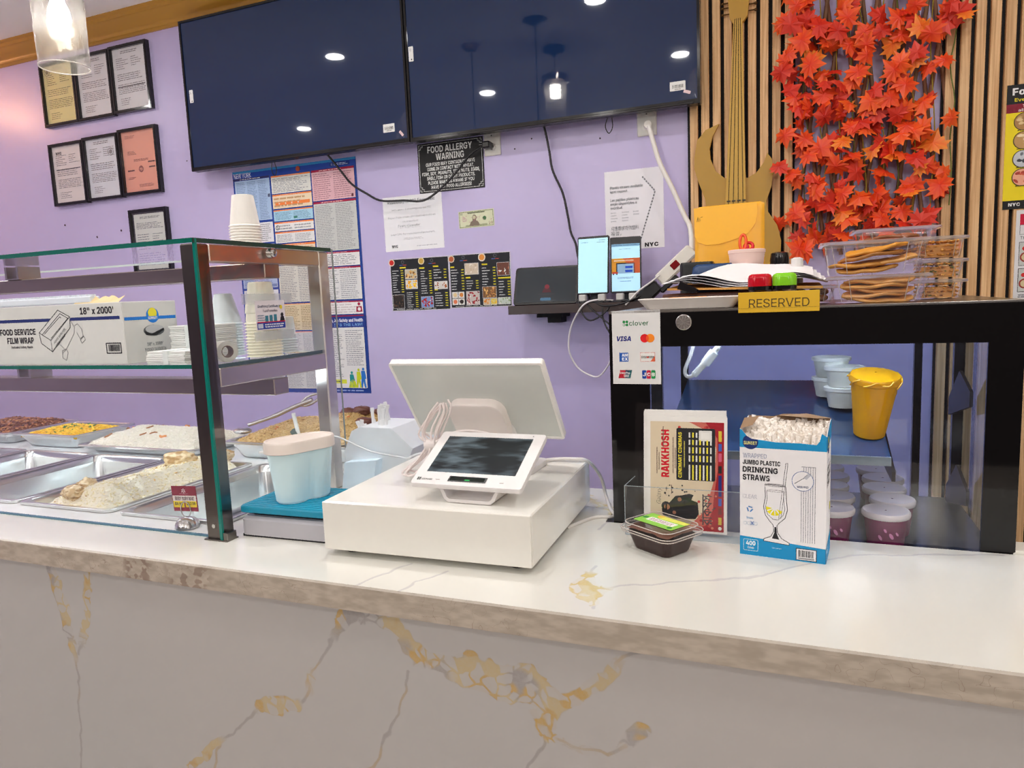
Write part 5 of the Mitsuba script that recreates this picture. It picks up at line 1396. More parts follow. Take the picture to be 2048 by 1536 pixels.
add(t + '__back_wall', F(prism(tb, .0012, mat4((0, BD, 0), (1, 0, 0), (0, 0, 1), (0, -1, 0)))), (150, 122, 96), 'matte', False, label='brown torn cardboard back')
add(t + '__bottom', F(box(.001, BW - .001, .001, BD - .001, 0, .002)), wht, 'matte', False)
add(t + '__torn_flap', F(trimesh.Trimesh([(.0, .002, .226), (.0, .045, .238), (.026, .040, .243), (.020, .010, .232), (.05, BD - .002, BH + .002), (.10, BD - .004, BH + .008), (BW, BD - .002, BH + .001), (.12, .055, BH + .004), (.06, .06, BH + .006)], [[0, 3, 2], [0, 2, 1], [4, 8, 7], [4, 7, 5], [5, 7, 6]], process=False)), (146, 118, 92), 'matte', False)
P = Print((Ms @ [0, 0, BH, 1])[:3], Ms[:3, 0], [0, 0, -1], BW, BH, 140, 236, .0005)
k = (30, 30, 34)
band = sg.box(0, 10, 140, 42)
tor = affinity.scale(tf, 1000, -1000, origin=(0, 0))
tor = affinity.translate(tor, 0, 236)
P.poly(band.intersection(tor), blu); P.poly(sg.Polygon([(0, 202), (140, 210), (140, 236), (0, 236)]), blu); P.up()
lg = sg.Point(18, 32).buffer(13, quad_segs=8)
P.poly(lg.intersection(tor), (26, 44, 100)); P.up().text('SUNSET', 18, 37, 6, (206, 200, 120), 'c', w=22, weight=800); P.up()
P.text('WRAPPED', 5, 60, 7.5, (140, 146, 170), w=40, weight=400, fx=serif); P.text('JUMBO PLASTIC', 5, 72, 8, k, w=62, weight=780); P.text('DRINKING', 5, 86, 10, k, w=58, weight=800); P.text('STRAWS', 5, 100, 10, k, w=45, weight=800)
P.text('CLEAR', 5, 133, 7, (160, 160, 172), w=24, weight=350, fx=serif)
# goblet
gl = [(42, 105), (76, 107), (77, 128), (79, 148), (75, 163), (66, 172), (62, 177), (63, 190), (70, 200), (82, 206), (82, 210), (40, 207), (41, 203), (52, 198), (57, 188), (56, 177), (50, 170), (43, 160), (40, 146), (43, 128), (42, 105)]
P.poly(sg.Polygon(gl), wht); P.up()
P.line(gl, .9, k); P.line([(45, 116), (46, 130), (43, 147), (47, 159), (56, 167), (64, 167), (72, 158), (75, 147), (73, 130), (73, 117)], .7, k); P.poly(sg.Point(59, 106).buffer(17).boundary.buffer(.4), wht)
P.line([(42 + 17 * (1 - math.cos(a)), 106 + 2.2 * math.sin(a)) for a in np.linspace(0, 2 * math.pi, 25)], .7, k); P.line([(45 + 14 * (1 - math.cos(a)), 116 + 1.6 * math.sin(a)) for a in np.linspace(0, 2 * math.pi, 25)], .6, k)
P.poly([(58, 180), (61, 180), (62, 192), (66, 202), (54, 201), (58, 190)], k)
P.line([(76, 66), (65, 164)], .6, k); P.line([(79.5, 66), (68.5, 164)], .6, k); P.line([(76, 66), (79.5, 66)], .6, k)
for i in range(5):
    a0, a1 = math.pi * (.02 + .19 * i) + .3, math.pi * (.02 + .19 * i + .155) + .3
    P.poly([(58 + 4 * math.cos((a0 + a1) / 2), 146 + 4 * math.sin((a0 + a1) / 2))] + [(58 + 14 * math.cos(a), 146 + 14 * math.sin(a)) for a in np.linspace(a0, a1, 5)], (216, 206, 30))
# straws and lens
for i in range(7):
    P.line([(101 + 3.6 * i, 70 if i else 92), (101 + 3.6 * i, 202)], .6, (110, 112, 120))
P.line([(101, 70), (123, 70)], .6, (90, 92, 100)); P.up()
P.circ(103, 95, 17, wht, 10); P.up().circ(103, 95, 17.4, (90, 106, 150), 10, ring=.9); P.text('WRAPPED', 103, 107, 3.6, (40, 50, 90), 'c', w=19, weight=800, fx=serif); P.line([(90, 100), (104, 90), (110, 83)], 1, (90, 92, 100)); P.poly([(104, 89), (112, 80), (117, 83), (109, 92)], (176, 178, 186))
for i in range(3):
    a = 2 * math.pi * i / 3; P.line([(17 + 5 * math.cos(a), 152 + 5 * math.sin(a)), (17 + 5 * math.cos(a + 1.5), 152 + 5 * math.sin(a + 1.5))], 2, (60, 110, 170))
P.text('Straws', 17, 170, 4, (110, 150, 190), 'c', w=11, weight=700)
for i in range(4):
    P.circ(9 + 6 * i, 178, 3, (150, 170, 190), ring=.5)
P.line([(18, 174), (24, 181)], 1, (40, 80, 150)); P.line([(24, 174), (18, 181)], 1, (40, 80, 150)); P.up()
P.frame(6, 207, 31, 228, .8, (210, 226, 236), 2); P.text('400', 18.5, 218, 8, (222, 232, 240), 'c', w=16, weight=850); P.text('Count', 18.5, 224, 4, (222, 232, 240), 'c', w=11, weight=760); P.text('www', 62, 219, 2.6, (200, 220, 232), 'c', w=16)
P.up().rect(93, 213, 126, 234, k); P.up().rect(94, 214, 125, 233, wht); P.up()
rg = random.Random(6)
x = 97
while x < 122:
    w = rg.choice((.5, .9, 1.4)); P.rect(x, 216, x + w, 228, k); x += w + rg.choice((.5, .8))
P.rect(97, 229.5, 122, 231.5, (120, 120, 124))
P.build(t + '__front_wall__print')
oS = (Ms @ [BW, 0, BH, 1])[:3]
P = Print(oS, Ms[:3, 1], [0, 0, -1], BD, BH, 84, 236, .0005)
P.poly(sg.Polygon([(0, 17), (6, 14), (50, 3), (84, 0), (84, 30), (0, 42)]), blu); P.poly(sg.Polygon([(0, 210), (84, 200), (84, 236), (0, 236)]), blu); P.up()
P.poly(affinity.scale(sg.Point(26, 34).buffer(16), .9, 1), (26, 44, 100)); P.up().circ(26, 27, 6, (216, 196, 50)); P.up().text('SUNSET', 26, 40, 5, (206, 200, 120), 'c', w=20, weight=800)
P.text('WRAPPED', 8, 66, 7, (150, 156, 180), w=40, fx=serif); P.text('JUMBO PLASTIC', 6, 78, 7.5, k, w=56, weight=780); P.text('DRINKING', 6, 92, 10, k, w=58, weight=800); P.text('STRAWS', 6, 106, 10, k, w=46, weight=800); P.text('CLEAR', 6, 136, 6, (160, 160, 172), w=22)
P.line([(52, 104), (54, 150), (64, 164), (66, 186), (58, 196), (84, 196)], .8, k); P.poly([(60, 142), (72, 146), (70, 160), (62, 158)], (216, 206, 30)); P.frame(6, 212, 32, 230, .8, (210, 226, 236), 2); P.text('400', 19, 223, 7, (222, 232, 240), 'c', w=15, weight=850)
P.build(t + '__side_wall__print')
rg = random.Random(31)
sv = []
for i in range(19):
    for j in range(11):
        x, y = .006 + (BW - .012) * (i + rg.uniform(.2, .8)) / 19, .006 + (BD - .012) * (j + rg.uniform(.2, .8)) / 11
        h = .216 + .018 * j / 10 + rg.gauss(0, .0025) - (.006 if j == 0 else 0)
        lx, ly = rg.gauss(0, .002), rg.gauss(0, .002)
        sv.append(loft([at_z(rrect(.0078, .0058, .002, 2) @ np.array([[math.cos(.7 * i + j), -math.sin(.7 * i + j)], [math.sin(.7 * i + j), math.cos(.7 * i + j)]]) + [x + (0 if z < .1 else lx), y + (0 if z < .1 else ly)], z) for z in (.06, h - .004)] + [at_z(rrect(.0095, .0012, .0005, 2) @ np.array([[math.cos(.9 * i + j), -math.sin(.9 * i + j)], [math.sin(.9 * i + j), math.cos(.9 * i + j)]]) + [x + lx, y + ly], h)], False, True))
add('wrapped_straws', F(cat_(sv)), (236, 230, 222), 'matte', False, label='white paper wrapped straws packed in the torn carton', cat='straws', kind='stuff')

# ------------------------------------------------------------------ flyers in an acrylic stand
t = thing('flyer_stand', 'clear acrylic stand holding the film flyers before the display fridge', 'flyer stand')
sx0, sx1, sy = -.305, -.085, 1.352
lean = .035
rect = lambda p: trimesh.Trimesh(p, [[0, 1, 2], [0, 2, 3]], process=False)
add(t + '__back_plate', rect([(sx0 + .012, sy + .004, 1.001), (sx1, sy + .004, 1.001), (sx1, sy + .03, 1.252), (sx0 + .012, sy + .03, 1.252)]), None, 'clear', False)
add(t + '__front_pocket', rect([(sx0, sy - .030, 1.001), (sx1, sy - .030, 1.001), (sx1, sy - .030, 1.098), (sx0, sy - .030, 1.098)]), None, 'clear', False)
add(t + '__side_cheek', rect([(sx0, sy - .030, 1.001), (sx0, sy - .004, 1.001), (sx0 + .012, sy + .012, 1.106), (sx0, sy - .030, 1.098)]), None, 'clear', False)
add(t + '__bright_edge', cat_(box(sx0, sx1, sy - .0305, sy - .0295, 1.0978, 1.0988), box(sx0 - .0006, sx0 + .0006, sy - .0306, sy - .0294, 1.001, 1.099), cyl((sx0, sy - .03, 1.098), (sx0 + .012, sy + .012, 1.107), .0006, 6)), (150, 160, 166), 'gloss', False)
add(t + '__foot', box(sx0, sx1, sy - .031, sy + .006, 1.0, 1.0016), (176, 186, 190), 'gloss', False)
fW, fH = .150, .222


def film_flyer(P):
    crm, red, k = (206, 190, 164), (150, 22, 34), (32, 32, 36)
    P.rect(0, 0, 150, 222, (224, 222, 218)); P.up().rect(6, 10, 144, 218, crm); P.up()
    r = random.Random(3)
    P.poly(sg.Polygon([(144, 10), (144, 218), (60, 218), (90, 200), (112, 176), (118, 150), (126, 120), (130, 60), (120, 30), (80, 10)]), (186, 96, 84)); P.up()
    P.poly(sg.Polygon([(144, 10), (144, 218), (90, 218), (112, 206), (124, 176), (126, 150), (133, 100), (132, 40), (110, 10)]), red); P.up()
    for i in range(40):
        x, y = r.gauss(112, 14), r.choice((r.uniform(12, 40), r.uniform(130, 215)))
        if 20 < x < 140:
            P.circ(x, y, r.uniform(.8, 3), r.choice((red, (176, 60, 54), (196, 120, 100))), 2)
    P.up().rect(56, 22, 128, 122, (30, 30, 34), 3); P.up().rect(98, 26, 122, 46, (216, 214, 210)); P.up().rect(102, 30, 118, 42, (226, 224, 220)); P.up()
    # rotated lines read upwards
    P.text('RAKKHOSH', 42, 118, 15, (186, 22, 40), w=92, weight=900, rot=-90, cond=1)
    P.text('CINEMART CINEMAS', 66, 118, 6.5, (226, 206, 60), w=88, weight=800, rot=-90); P.lines(70, 26, 72, 118, 1, (190, 180, 90), 8)
    for i in range(7):
        c = (222, 206, 60) if i % 2 else (216, 216, 214)
        x = 79 + 6.6 * i
        for y0, y1 in ((121, 92), (86, 74), (70, 58), (54, 44), (40, 30) if i < 3 else (54, 44)):
            if not (96 < x + 3 < 124 and y0 < 48):
                P.rect(x, y1, x + 3, y0, c)
    P.up()
    for x, y0, y1 in ((18, 60, 112), (22, 70, 104), (30, 20, 60), (49, 40, 110), (53, 60, 100), (46, 132, 150)):
        P.rect(x, y0, x + 1.4, y1, (110, 90, 80))
    P.text('Galaxy', 26, 172, 8, (90, 84, 78), w=32, weight=250, rot=-90, slant=.3)
    # the figure in black, lying on its side with the sheet
    P.poly([(44, 166), (34, 176), (28, 180), (30, 192), (42, 196), (56, 198), (92, 196), (98, 186), (96, 164), (84, 160), (88, 150), (80, 148), (66, 152), (54, 154)], (30, 30, 34)); P.up()
    P.circ(36, 174, 8.5, (28, 26, 28)); P.up().circ(38, 176, 5.6, (150, 104, 84)); P.up().rect(35, 170, 38, 182, (24, 24, 26)); P.circ(62, 160, 4, (150, 104, 84)); P.circ(52, 186, 3.5, (150, 104, 84)); P.up()
    for i in range(16):
        P.circ(r.uniform(34, 92), r.uniform(132, 156), r.uniform(.7, 2.4), (40, 36, 38), 2)
    P.text('রাক্ষস', 122, 206, 20, (58, 52, 56), w=58, weight=0, font='NotoSansBengali-VariableFont_wdth,wght.woff2', rot=-90)
    # sponsor strip
    for x0, y0, y1, c in ((134, 26, 46, (206, 180, 60)), (134, 50, 64, (60, 90, 170)), (134, 68, 84, (196, 90, 120)), (134, 92, 106, (36, 30, 34)), (134, 110, 150, (36, 40, 110)), (134, 154, 168, (60, 80, 160)), (134, 172, 184, (110, 40, 40)), (134, 190, 204, (196, 170, 60))):
        P.rect(x0, y0, x0 + 6, y1, c)
    P.circ(137, 211, 3.4, (226, 222, 216))


for i in range(5):
    x = -.118 - fW + (4 - i) * -.0028 + (.002 if i else 0) + (.006 if i == 0 else 0)
    y = sy - .008 + .0024 * (4 - i)
    z = 1.0035 + .0012 * i
    a = math.radians(5)
    M = mat4((x, y, z + (.004 * (4 - i))), (1, 0, 0), (0, math.sin(a), math.cos(a)), (0, -math.cos(a), math.sin(a)))
    w_ = fW + (4 - i) * .0012
    k_ = add('film_flyer', xf(box(0, w_, 0, fH, -.0012, 0), M), (222, 220, 216), 'print', False,
             label=('front film flyer with red lettering and a cinema schedule in the acrylic stand' if i == 4 else 'film flyer behind the front one in the acrylic stand, only its edges in sight'), cat='flyer', group=None if i == 4 else 'flyers behind the front one')
    if i == 4:
        P = Print((M @ [0, fH, 0, 1])[:3], M[:3, 0], -M[:3, 1], fW, fH, 150, 222, .0004)
        film_flyer(P)
        P.build(k_ + '__print')
    else:
        P = Print((M @ [0, fH, 0, 1])[:3], M[:3, 0], -M[:3, 1], w_, fH, 150, 222, .0003)
        P.poly(sg.Polygon([(122, 8), (146, 8), (146, 214), (140, 214), (140, 30)]), (170, 26, 44))
        P.build(k_ + '__print')

# ------------------------------------------------------------------ clear tub of dessert with a label
t = thing('dessert_tub', 'small clear lidded tub of dark brown dessert with a green label on the counter', 'food container')
Ms = move(-.2245, 1.262, 1.0) @ rotz(-33)
R = lambda w, d, r, z: at_z(rrect(w, d, r, 6), z)
add(t + '__base', xf(loft([R(.080, .062, .012, .0005), R(.084, .066, .013, .003), R(.104, .084, .016, .033)], True, True), Ms), (44, 22, 20), 'gloss', 35)
add(t + '__lid', xf(loft([R(.108, .088, .017, .030), R(.124, .104, .020, .036), R(.126, .106, .020, .041), R(.120, .100, .018, .043), R(.112, .092, .018, .050), R(.104, .084, .016, .051)], False, True), Ms), None, 'clear', 35)
add(t + '__rim', xf(cat_([tube_raw(np.vstack([R(*q), R(*q)[:1]]), .0010, 5, False) for q in ((.126, .106, .020, .041), (.112, .092, .018, .050), (.124, .104, .02, .036))]), Ms), (196, 186, 180), 'gloss', True)
add(t + '__contents', xf(bed(-.050, .050, -.040, .040, lambda X, Y: .036 + .008 * fb(X, Y, 60, 2), 20, 16), Ms), (110, 72, 60), 'semi', True)
P = Print((Ms @ [-.046, .026, .0515, 1])[:3], Ms[:3, 0], -Ms[:3, 1], .092, .052, 92, 52, .0005)
P.rect(0, 0, 92, 52, (130, 186, 70), 3); P.up(); P.poly(sg.Polygon([(20, 0), (92, 0), (92, 14), (30, 16)]), (206, 206, 90)); P.rect(16, 18, 80, 36, (222, 222, 214)); P.poly(sg.Point(28, 6).buffer(7), (214, 150, 40)); P.poly(sg.Point(8, 26).buffer(6), (50, 120, 50)); P.poly(sg.Point(80, 42).buffer(5), (50, 120, 50)); P.up(); P.lines(20, 20, 76, 34, 3, (120, 60, 90), 3, .4)
P.build(t + '__lid__label')

# ------------------------------------------------------------------ the display fridge behind the counter
scene['blue_pane'] = {'type': 'thindielectric', 'int_ior': 1.5, 'specular_transmittance': {'type': 'rgb', 'value': [.46, .62, .86]}}  # tint stands in for the blue light and reflections in the glass
t = thing('display_fridge', 'black framed glass display fridge behind the worktop', 'fridge')
FX0, FX1, FY0, FY1, FT = -.345, .352, 1.392, 1.850, 1.432
blk = (8, 8, 10)
fr = sg.box(FX0, .30, FX1, FT - .004).difference(sg.box(-.266, .62, .301, 1.362))
add(t + '__front_frame', prism(fr, .006, XZ(FY0 + .006)), blk, 'mirror_black', False)
add(t + '__front_glass', trimesh.Trimesh([(-.267, FY0 + .003, .62), (.302, FY0 + .003, .62), (.302, FY0 + .003, 1.363), (-.267, FY0 + .003, 1.363)], [[0, 1, 2], [0, 2, 3]], process=False), None, 'pane', False)
add(t + '__top_plate', box(FX0, FX1, FY0 + .001, FY1, FT - .012, FT, .001), (150, 148, 146), 'steel')
add(t + '__top_trim', cat_(box(FX0, -.115, FY0 - .001, FY0 + .010, FT - .003, FT + .0012)), (176, 172, 166), 'steel', False)
add(t + '__lower_body', box(FX0 + .002, FX1 - .002, FY0 + .006, FY1, .02, .60), (16, 16, 18), 'semi', False)
for x in (FX0 + .004, FX1 - .004):
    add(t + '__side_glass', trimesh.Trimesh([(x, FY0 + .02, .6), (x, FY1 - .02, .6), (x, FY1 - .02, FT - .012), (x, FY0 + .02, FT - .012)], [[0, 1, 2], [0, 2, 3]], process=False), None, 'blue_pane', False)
    add(t + '__side_frame', cat_(box(x - .003, x + .003, FY0 + .006, FY0 + .05, .6, FT - .012), box(x - .003, x + .003, FY1 - .03, FY1, .6, FT - .012), box(x - .003, x + .003, FY0 + .05, FY1 - .03, .6, .64)), (14, 14, 16), 'gloss', False)
for x0, x1 in ((-.34, -.315), (-.268, -.250), (.252, .268), (.33, .347)):
    add(t + '__rear_door_frame', box(x0, x1, FY1 - .03, FY1 - .012, .62, FT - .014), (18, 19, 22), 'gloss')
add(t + '__rear_rail', cat_(box(FX0 + .006, FX1 - .006, FY1 - .03, FY1, .60, .64), box(FX0 + .006, FX1 - .006, FY1 - .03, FY1, 1.385, FT - .012)), (18, 19, 22), 'gloss', False)
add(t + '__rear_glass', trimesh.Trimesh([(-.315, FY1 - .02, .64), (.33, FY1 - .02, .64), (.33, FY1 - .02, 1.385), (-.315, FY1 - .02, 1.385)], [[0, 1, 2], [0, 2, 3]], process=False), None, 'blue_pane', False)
# slanting shelf on black brackets
SH = lambda y: 1.150 + (y - 1.420) * .095 / .40
m = loft([[(x0, 1.420, SH(1.42) + dz), (x1, 1.420, SH(1.42) + dz), (x1, 1.815, SH(1.815) + dz), (x0, 1.815, SH(1.815) + dz)] for x0, x1, dz in ((-.250, .164, -.006), (-.250, .164, 0))])
add(t + '__shelf', m, (34, 54, 84), 'gloss', False)
add(t + '__shelf__lip', box(-.25, .164, 1.414, 1.420, SH(1.42) - .012, SH(1.42) + .004), (120, 134, 146), 'gloss', False)
for x in (.164,):
    add(t + '__bracket', prism(sg.Polygon([(1.405, 1.112), (1.405, 1.130), (1.58, 1.178), (1.82, 1.235), (1.82, 1.222), (1.62, 1.168), (1.52, 1.112)]), .006 if x < .2 else .004, mat4((x, 0, 0), (0, 1, 0), (0, 0, 1), (1, 0, 0))), (14, 14, 18), 'semi', False)
for z in (1.02, 1.22):  # dark wedges modelled in place of reflections in the side glass
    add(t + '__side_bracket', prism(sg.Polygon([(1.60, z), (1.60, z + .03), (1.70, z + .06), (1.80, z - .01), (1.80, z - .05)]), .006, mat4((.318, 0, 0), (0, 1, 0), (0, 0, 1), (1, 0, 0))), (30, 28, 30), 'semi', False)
add(t + '__deck', box(FX0 + .01, FX1 - .01, FY0 + .012, FY1 - .03, .955, .975), (26, 32, 44), 'gloss', False)
add(t + '__dial', lathe([(.0002, .0062), (.0135, .006), (.0150, .005), (.0155, 0)], 40), (196, 194, 190), 'steel', 20, to=T(mat4((-.198, FY0, 1.4085), (1, 0, 0), (0, 0, 1), (0, -1, 0))))
add(t + '__dial__facet', cat_([prism(sg.Polygon([(0, 0), (.0128 * math.cos(a), .0128 * math.sin(a)), (.0128 * math.cos(a + .26), .0128 * math.sin(a + .26))]), .0004) for a in np.arange(12) * math.pi / 6]), (226, 224, 220), 'steel', False, to=T(mat4((-.198, FY0 - .006, 1.4085), (1, 0, 0), (0, 0, 1), (0, -1, 0))))
key = add(t + '__light_tube', cyl((-.25, FY0 + .035, 1.392), (.29, FY0 + .035, 1.392), .006, 10), (230, 240, 250), 'matte', True)
scene[key]['emitter'] = {'type': 'area', 'radiance': {'type': 'rgb', 'value': [24, 30, 38]}}
add(t + '__light_shade', cat_(box(-.26, .30, FY0 + .010, FY0 + .024, 1.37, FT - .014), box(-.26, .30, FY0 + .024, FY0 + .05, 1.402, 1.405)), (20, 22, 26), 'semi', False)
# white payment sticker on the front
t = thing('payment_sticker', 'white payment card sticker at the top left corner of the display fridge', 'sticker')
add(t + '__sheet', box(-.339, -.243, FY0 - .0010, FY0 - .0003, 1.288, 1.434), (214, 214, 214), 'print', False)
P = Print((-.339, FY0 - .0010, 1.434), (1, 0, 0), (0, 0, -1), .096, .146, 96, 146, .0004)
gr, nv = (26, 120, 60), (28, 34, 110)
for dx, dy in ((0, 0), (6, 0), (6, 6)):
    P.rect(22 + dx, 19.5 + dy, 27 + dx, 24.5 + dy, gr, 1.8)
P.circ(24.5, 28, 2.5, gr, ring=.8)
P.text('clover', 35, 29.5, 9.2, (24, 84, 50), w=38, weight=480)
P.text('VISA', 8, 60, 9.5, nv, w=30, weight=860, slant=.18)
P.circ(65, 55, 8.4, (206, 24, 32), 10); P.up().circ(76, 55, 8.4, (230, 130, 34), 10); P.up().poly(sg.Point(65, 55).buffer(8.4).intersection(sg.Point(76, 55).buffer(8.4)), (222, 76, 26))
P.rect(14, 83, 32, 101, (30, 80, 160)); P.up().text('AM', 19, 91, 6, (226, 230, 236), w=12, weight=860); P.text('EX', 19, 99, 6, (226, 230, 236), w=12, weight=860)
P.rect(56, 83, 85, 101, (196, 90, 60)); P.up().poly(sg.Polygon([(56.6, 83.6), (74, 83.6), (84.4, 83.6), (84.4, 90), (76, 100.4), (56.6, 100.4)]), (222, 222, 220)); P.up().text('DISCOVER', 58, 94.5, 4.4, (50, 46, 50), w=25, weight=840); P.circ(70.5, 92.6, 2, (200, 60, 40))
P.poly([(15, 118), (39, 118), (35, 134), (11, 134)], (170, 26, 44)); P.up().poly([(26, 118), (39, 118), (35, 134), (24, 134)], (30, 40, 66)); P.up().poly([(33, 118), (39, 118), (35, 134), (29, 134)], (22, 84, 90)); P.up().text('UnionPay', 14, 125.5, 4.2, (226, 226, 226), w=21, weight=700); P.text('银联', 22, 132, 4.6, (226, 226, 226), w=11, font='Noto Sans CJK Regular.woff2', weight=0, px=40)
for i, (c, l) in enumerate((((20, 60, 140), 'J'), ((180, 30, 60), 'C'), ((30, 130, 70), 'B'))):
    P.rect(59 + 9 * i, 118, 67 + 9 * i, 135, c, 2); P.up().text(l, 63 + 9 * i, 130, 7, (230, 230, 230), 'c', w=6, weight=860)
P.build(t + '__sheet__print')

# fridge contents
t = thing('mango_drink_cup', 'tall cup of yellow drink wrapped in film, standing on the slanted fridge shelf', 'cup')
M = move(.136, 1.520, SH(1.52) + .0015) @ trimesh.transformations.rotation_matrix(math.radians(13), [1, 0, 0]) @ trimesh.transformations.rotation_matrix(math.radians(3), [0, 1, 0])
add(t + '__cup', xf(lathe([(.026, 0), (.028, .002), (.030, .018), (.0302, .020), (.0385, .088), (.0395, .090), (.0395, .096), (.042, .112)], 36, cap0=True), M), (222, 158, 14), 'gloss', 30)
add(t + '__film_lid', xf(lathe([(.042, .110), (.0455, .113), (.0455, .120), (.043, .124), (.035, .1265), (.018, .128), (.002, .129)], 36), M), (214, 150, 20), 'gloss', 40)
add(t + '__film_fold', xf(cat_([tube([(.0455 * math.cos(a), .0455 * math.sin(a), .112 + .006 * math.sin(3 * a)), (.0475 * math.cos(a + .25), .0475 * math.sin(a + .25), .117), (.044 * math.cos(a + .5), .044 * math.sin(a + .5), .123)], .0016, 5, 4) for a in np.arange(9) * .7]), M), (236, 180, 50), 'gloss', True)
for x, y, lab in ((.075, 1.70, 'stack of white lidded tubs on the fridge shelf, behind the yellow cup'), (.098, 1.64, 'shorter stack of white lidded tubs right behind the yellow cup in the fridge')):
    t = thing('tub_stack', lab, 'tubs')
    z0 = SH(y) + .008
    for j in range(2):
        add(t + '__tub', lathe([(.030, z0), (.036, z0 + .034), (.037, z0 + .036)], 28, (x, y, 0), True), (206, 206, 196), 'milky', 30)
        add(t + '__lid', lathe([(.037, z0 + .034), (.040, z0 + .035), (.040, z0 + .042), (.036, z0 + .043), (.002, z0 + .042)], 28, (x, y, 0)), (222, 222, 216), 'milky', 30)
        z0 += .044
rows_ = [1.452, 1.535, 1.618, 1.70, 1.78]
for ci, cx in enumerate((.163, .070)):
    for ri, y in enumerate(rows_):
        x = cx + (.004 if ri % 2 else -.002) + .014 * (ri > 0) * (ci == 0)
        t = thing('dessert_cup', f"{('front', 'second', 'third', 'fourth', 'rearmost')[ri]} purple dessert cup with a pale lid, {('right', 'left')[ci]} column in the fridge", 'cup', 'purple dessert cups in the fridge')
        zz = .9755
        add(t + '__cup', lathe([(.030, zz), (.0305, zz + .001), (.0375, zz + .060), (.0385, zz + .061), (.0385, zz + .064)], 28, (x, y, 0), True), (110, 30, 76), 'gloss', 30)
        add(t + '__lid', lathe([(.0405, zz + .059), (.0418, zz + .062), (.0418, zz + .067), (.0395, zz + .0705), (.035, zz + .0695), (.002, zz + .069)], 28, (x, y, 0)), (206, 200, 206), 'gloss', 40)
        if ri < 2:
            bl = []
            for kx, ky, rr in ((.006, .030, .006), (.016, .034, .004), (-.012, .026, .005), (-.004, .040, .004)):
                a = -math.pi / 2 + kx / .035
                bl.append(xf(prism(affinity.rotate(affinity.scale(sg.Point(0, 0).buffer(rr, quad_segs=4), .5, 1), 30), .0004), mat4((x + .0356 * math.cos(a), y + .0356 * math.sin(a), zz + ky), (-math.sin(a), math.cos(a), 0), (0, .12, .993), (math.cos(a), math.sin(a), -.1))))
            add(t + '__cup__leaf_mark', cat_(bl), (196, 120, 170), 'semi', False)
t = thing('clear_plug', 'clear plastic cable connector hanging inside the fridge at the left', 'connector')
add(t + '__cable', tube([(-.180, 1.45, 1.395), (-.192, 1.45, 1.345), (-.205, 1.45, 1.310), (-.200, 1.45, 1.296), (-.185, 1.45, 1.300)], .004, 8, 6), (206, 214, 226), 'gloss', True)
add(t + '__connector', cat_(cyl((-.188, 1.45, 1.299), (-.160, 1.45, 1.330), .007, 12), cyl((-.166, 1.45, 1.322), (-.148, 1.45, 1.346), .010, 12), cyl((-.150, 1.45, 1.343), (-.138, 1.45, 1.358), .006, 12)), (206, 220, 230), 'gloss', 30)

# ------------------------------------------------------------------ on top of the fridge
t = thing('reserved_sign', 'gold plate sign reading reserved, at the front edge of the fridge top', 'sign')
M = rotz(-1.5, (-.03, 1.38, 0))
add(t + '__plate', xf(cat_(box(-.098, .041, 1.384, 1.3885, 1.423, 1.4605, .0006), box(-.098, .041, 1.386, 1.43, 1.4335, 1.436)), M), (206, 164, 34), 'semi')
P = Print((M @ [-.098, 1.384, 1.4605, 1])[:3], M[:3, 0], [0, 0, -1], .139, .0375, 139, 37.5, .0004)
P.text('RESERVED', 70, 28, 15, (70, 50, 20), 'c', w=104, weight=360, fx=lambda g: serif(g, .07, .05)); P.rect(0, 29.3, 139, 29.9, (150, 116, 30))
P.build(t + '__plate__lettering')
for cx, col, lab in ((-.0625, (186, 14, 34), 'toothpick jar with a red lid, behind the gold sign'), (-.0185, (126, 204, 40), 'toothpick jar with a lime green lid, behind the gold sign')):
    t = thing('toothpick_jar', lab, 'jar')
    y = 1.452
    R = lambda w, z: at_z(rrect(w, w, w * .36, 6) + [cx, y], z)
    add(t + '__lid', loft([R(.0425, 1.4705), R(.0435, 1.472), R(.0435, 1.486), R(.040, 1.4915), R(.030, 1.494)], False, True), col, 'gloss', 50)
    add(t + '__black_band', loft([R(.0435, 1.4635), R(.0435, 1.4705)], True, True), (14, 14, 16), 'gloss', 40)
    add(t + '__glass', loft([R(.038, 1.4330), R(.040, 1.4635)], False, False), None, 'clear', 40)
    r = random.Random(int(cx * 1e4))
    add(t + '__toothpicks', cat_([cyl((cx + r.uniform(-.013, .013), y + r.uniform(-.013, .013), 1.4335), (cx + r.uniform(-.015, .015), y + r.uniform(-.015, .015), 1.460), .0008, 5) for i in range(50)]), (222, 196, 150), 'matte', True, kind='stuff')
t = thing('foam_tray', 'long white tray at the left front of the fridge top', 'tray')
M = move(-.196, 1.468, FT + .001) @ rotz(2)
add(t + '__tray', xf(loft([at_z(rrect(w, d, .012), z) for w, d, z in ((.166, .060, 0), (.170, .064, .002), (.196, .086, .019), (.200, .090, .0205), (.197, .087, .022), (.190, .080, .0205), (.166, .060, .005))], True, True), M), (222, 216, 210), 'semi', 35)
add(t + '__peach_slip', xf(box(-.04, .03, -.02, .03, .020, .0226), M), (236, 180, 130), 'matte', False)
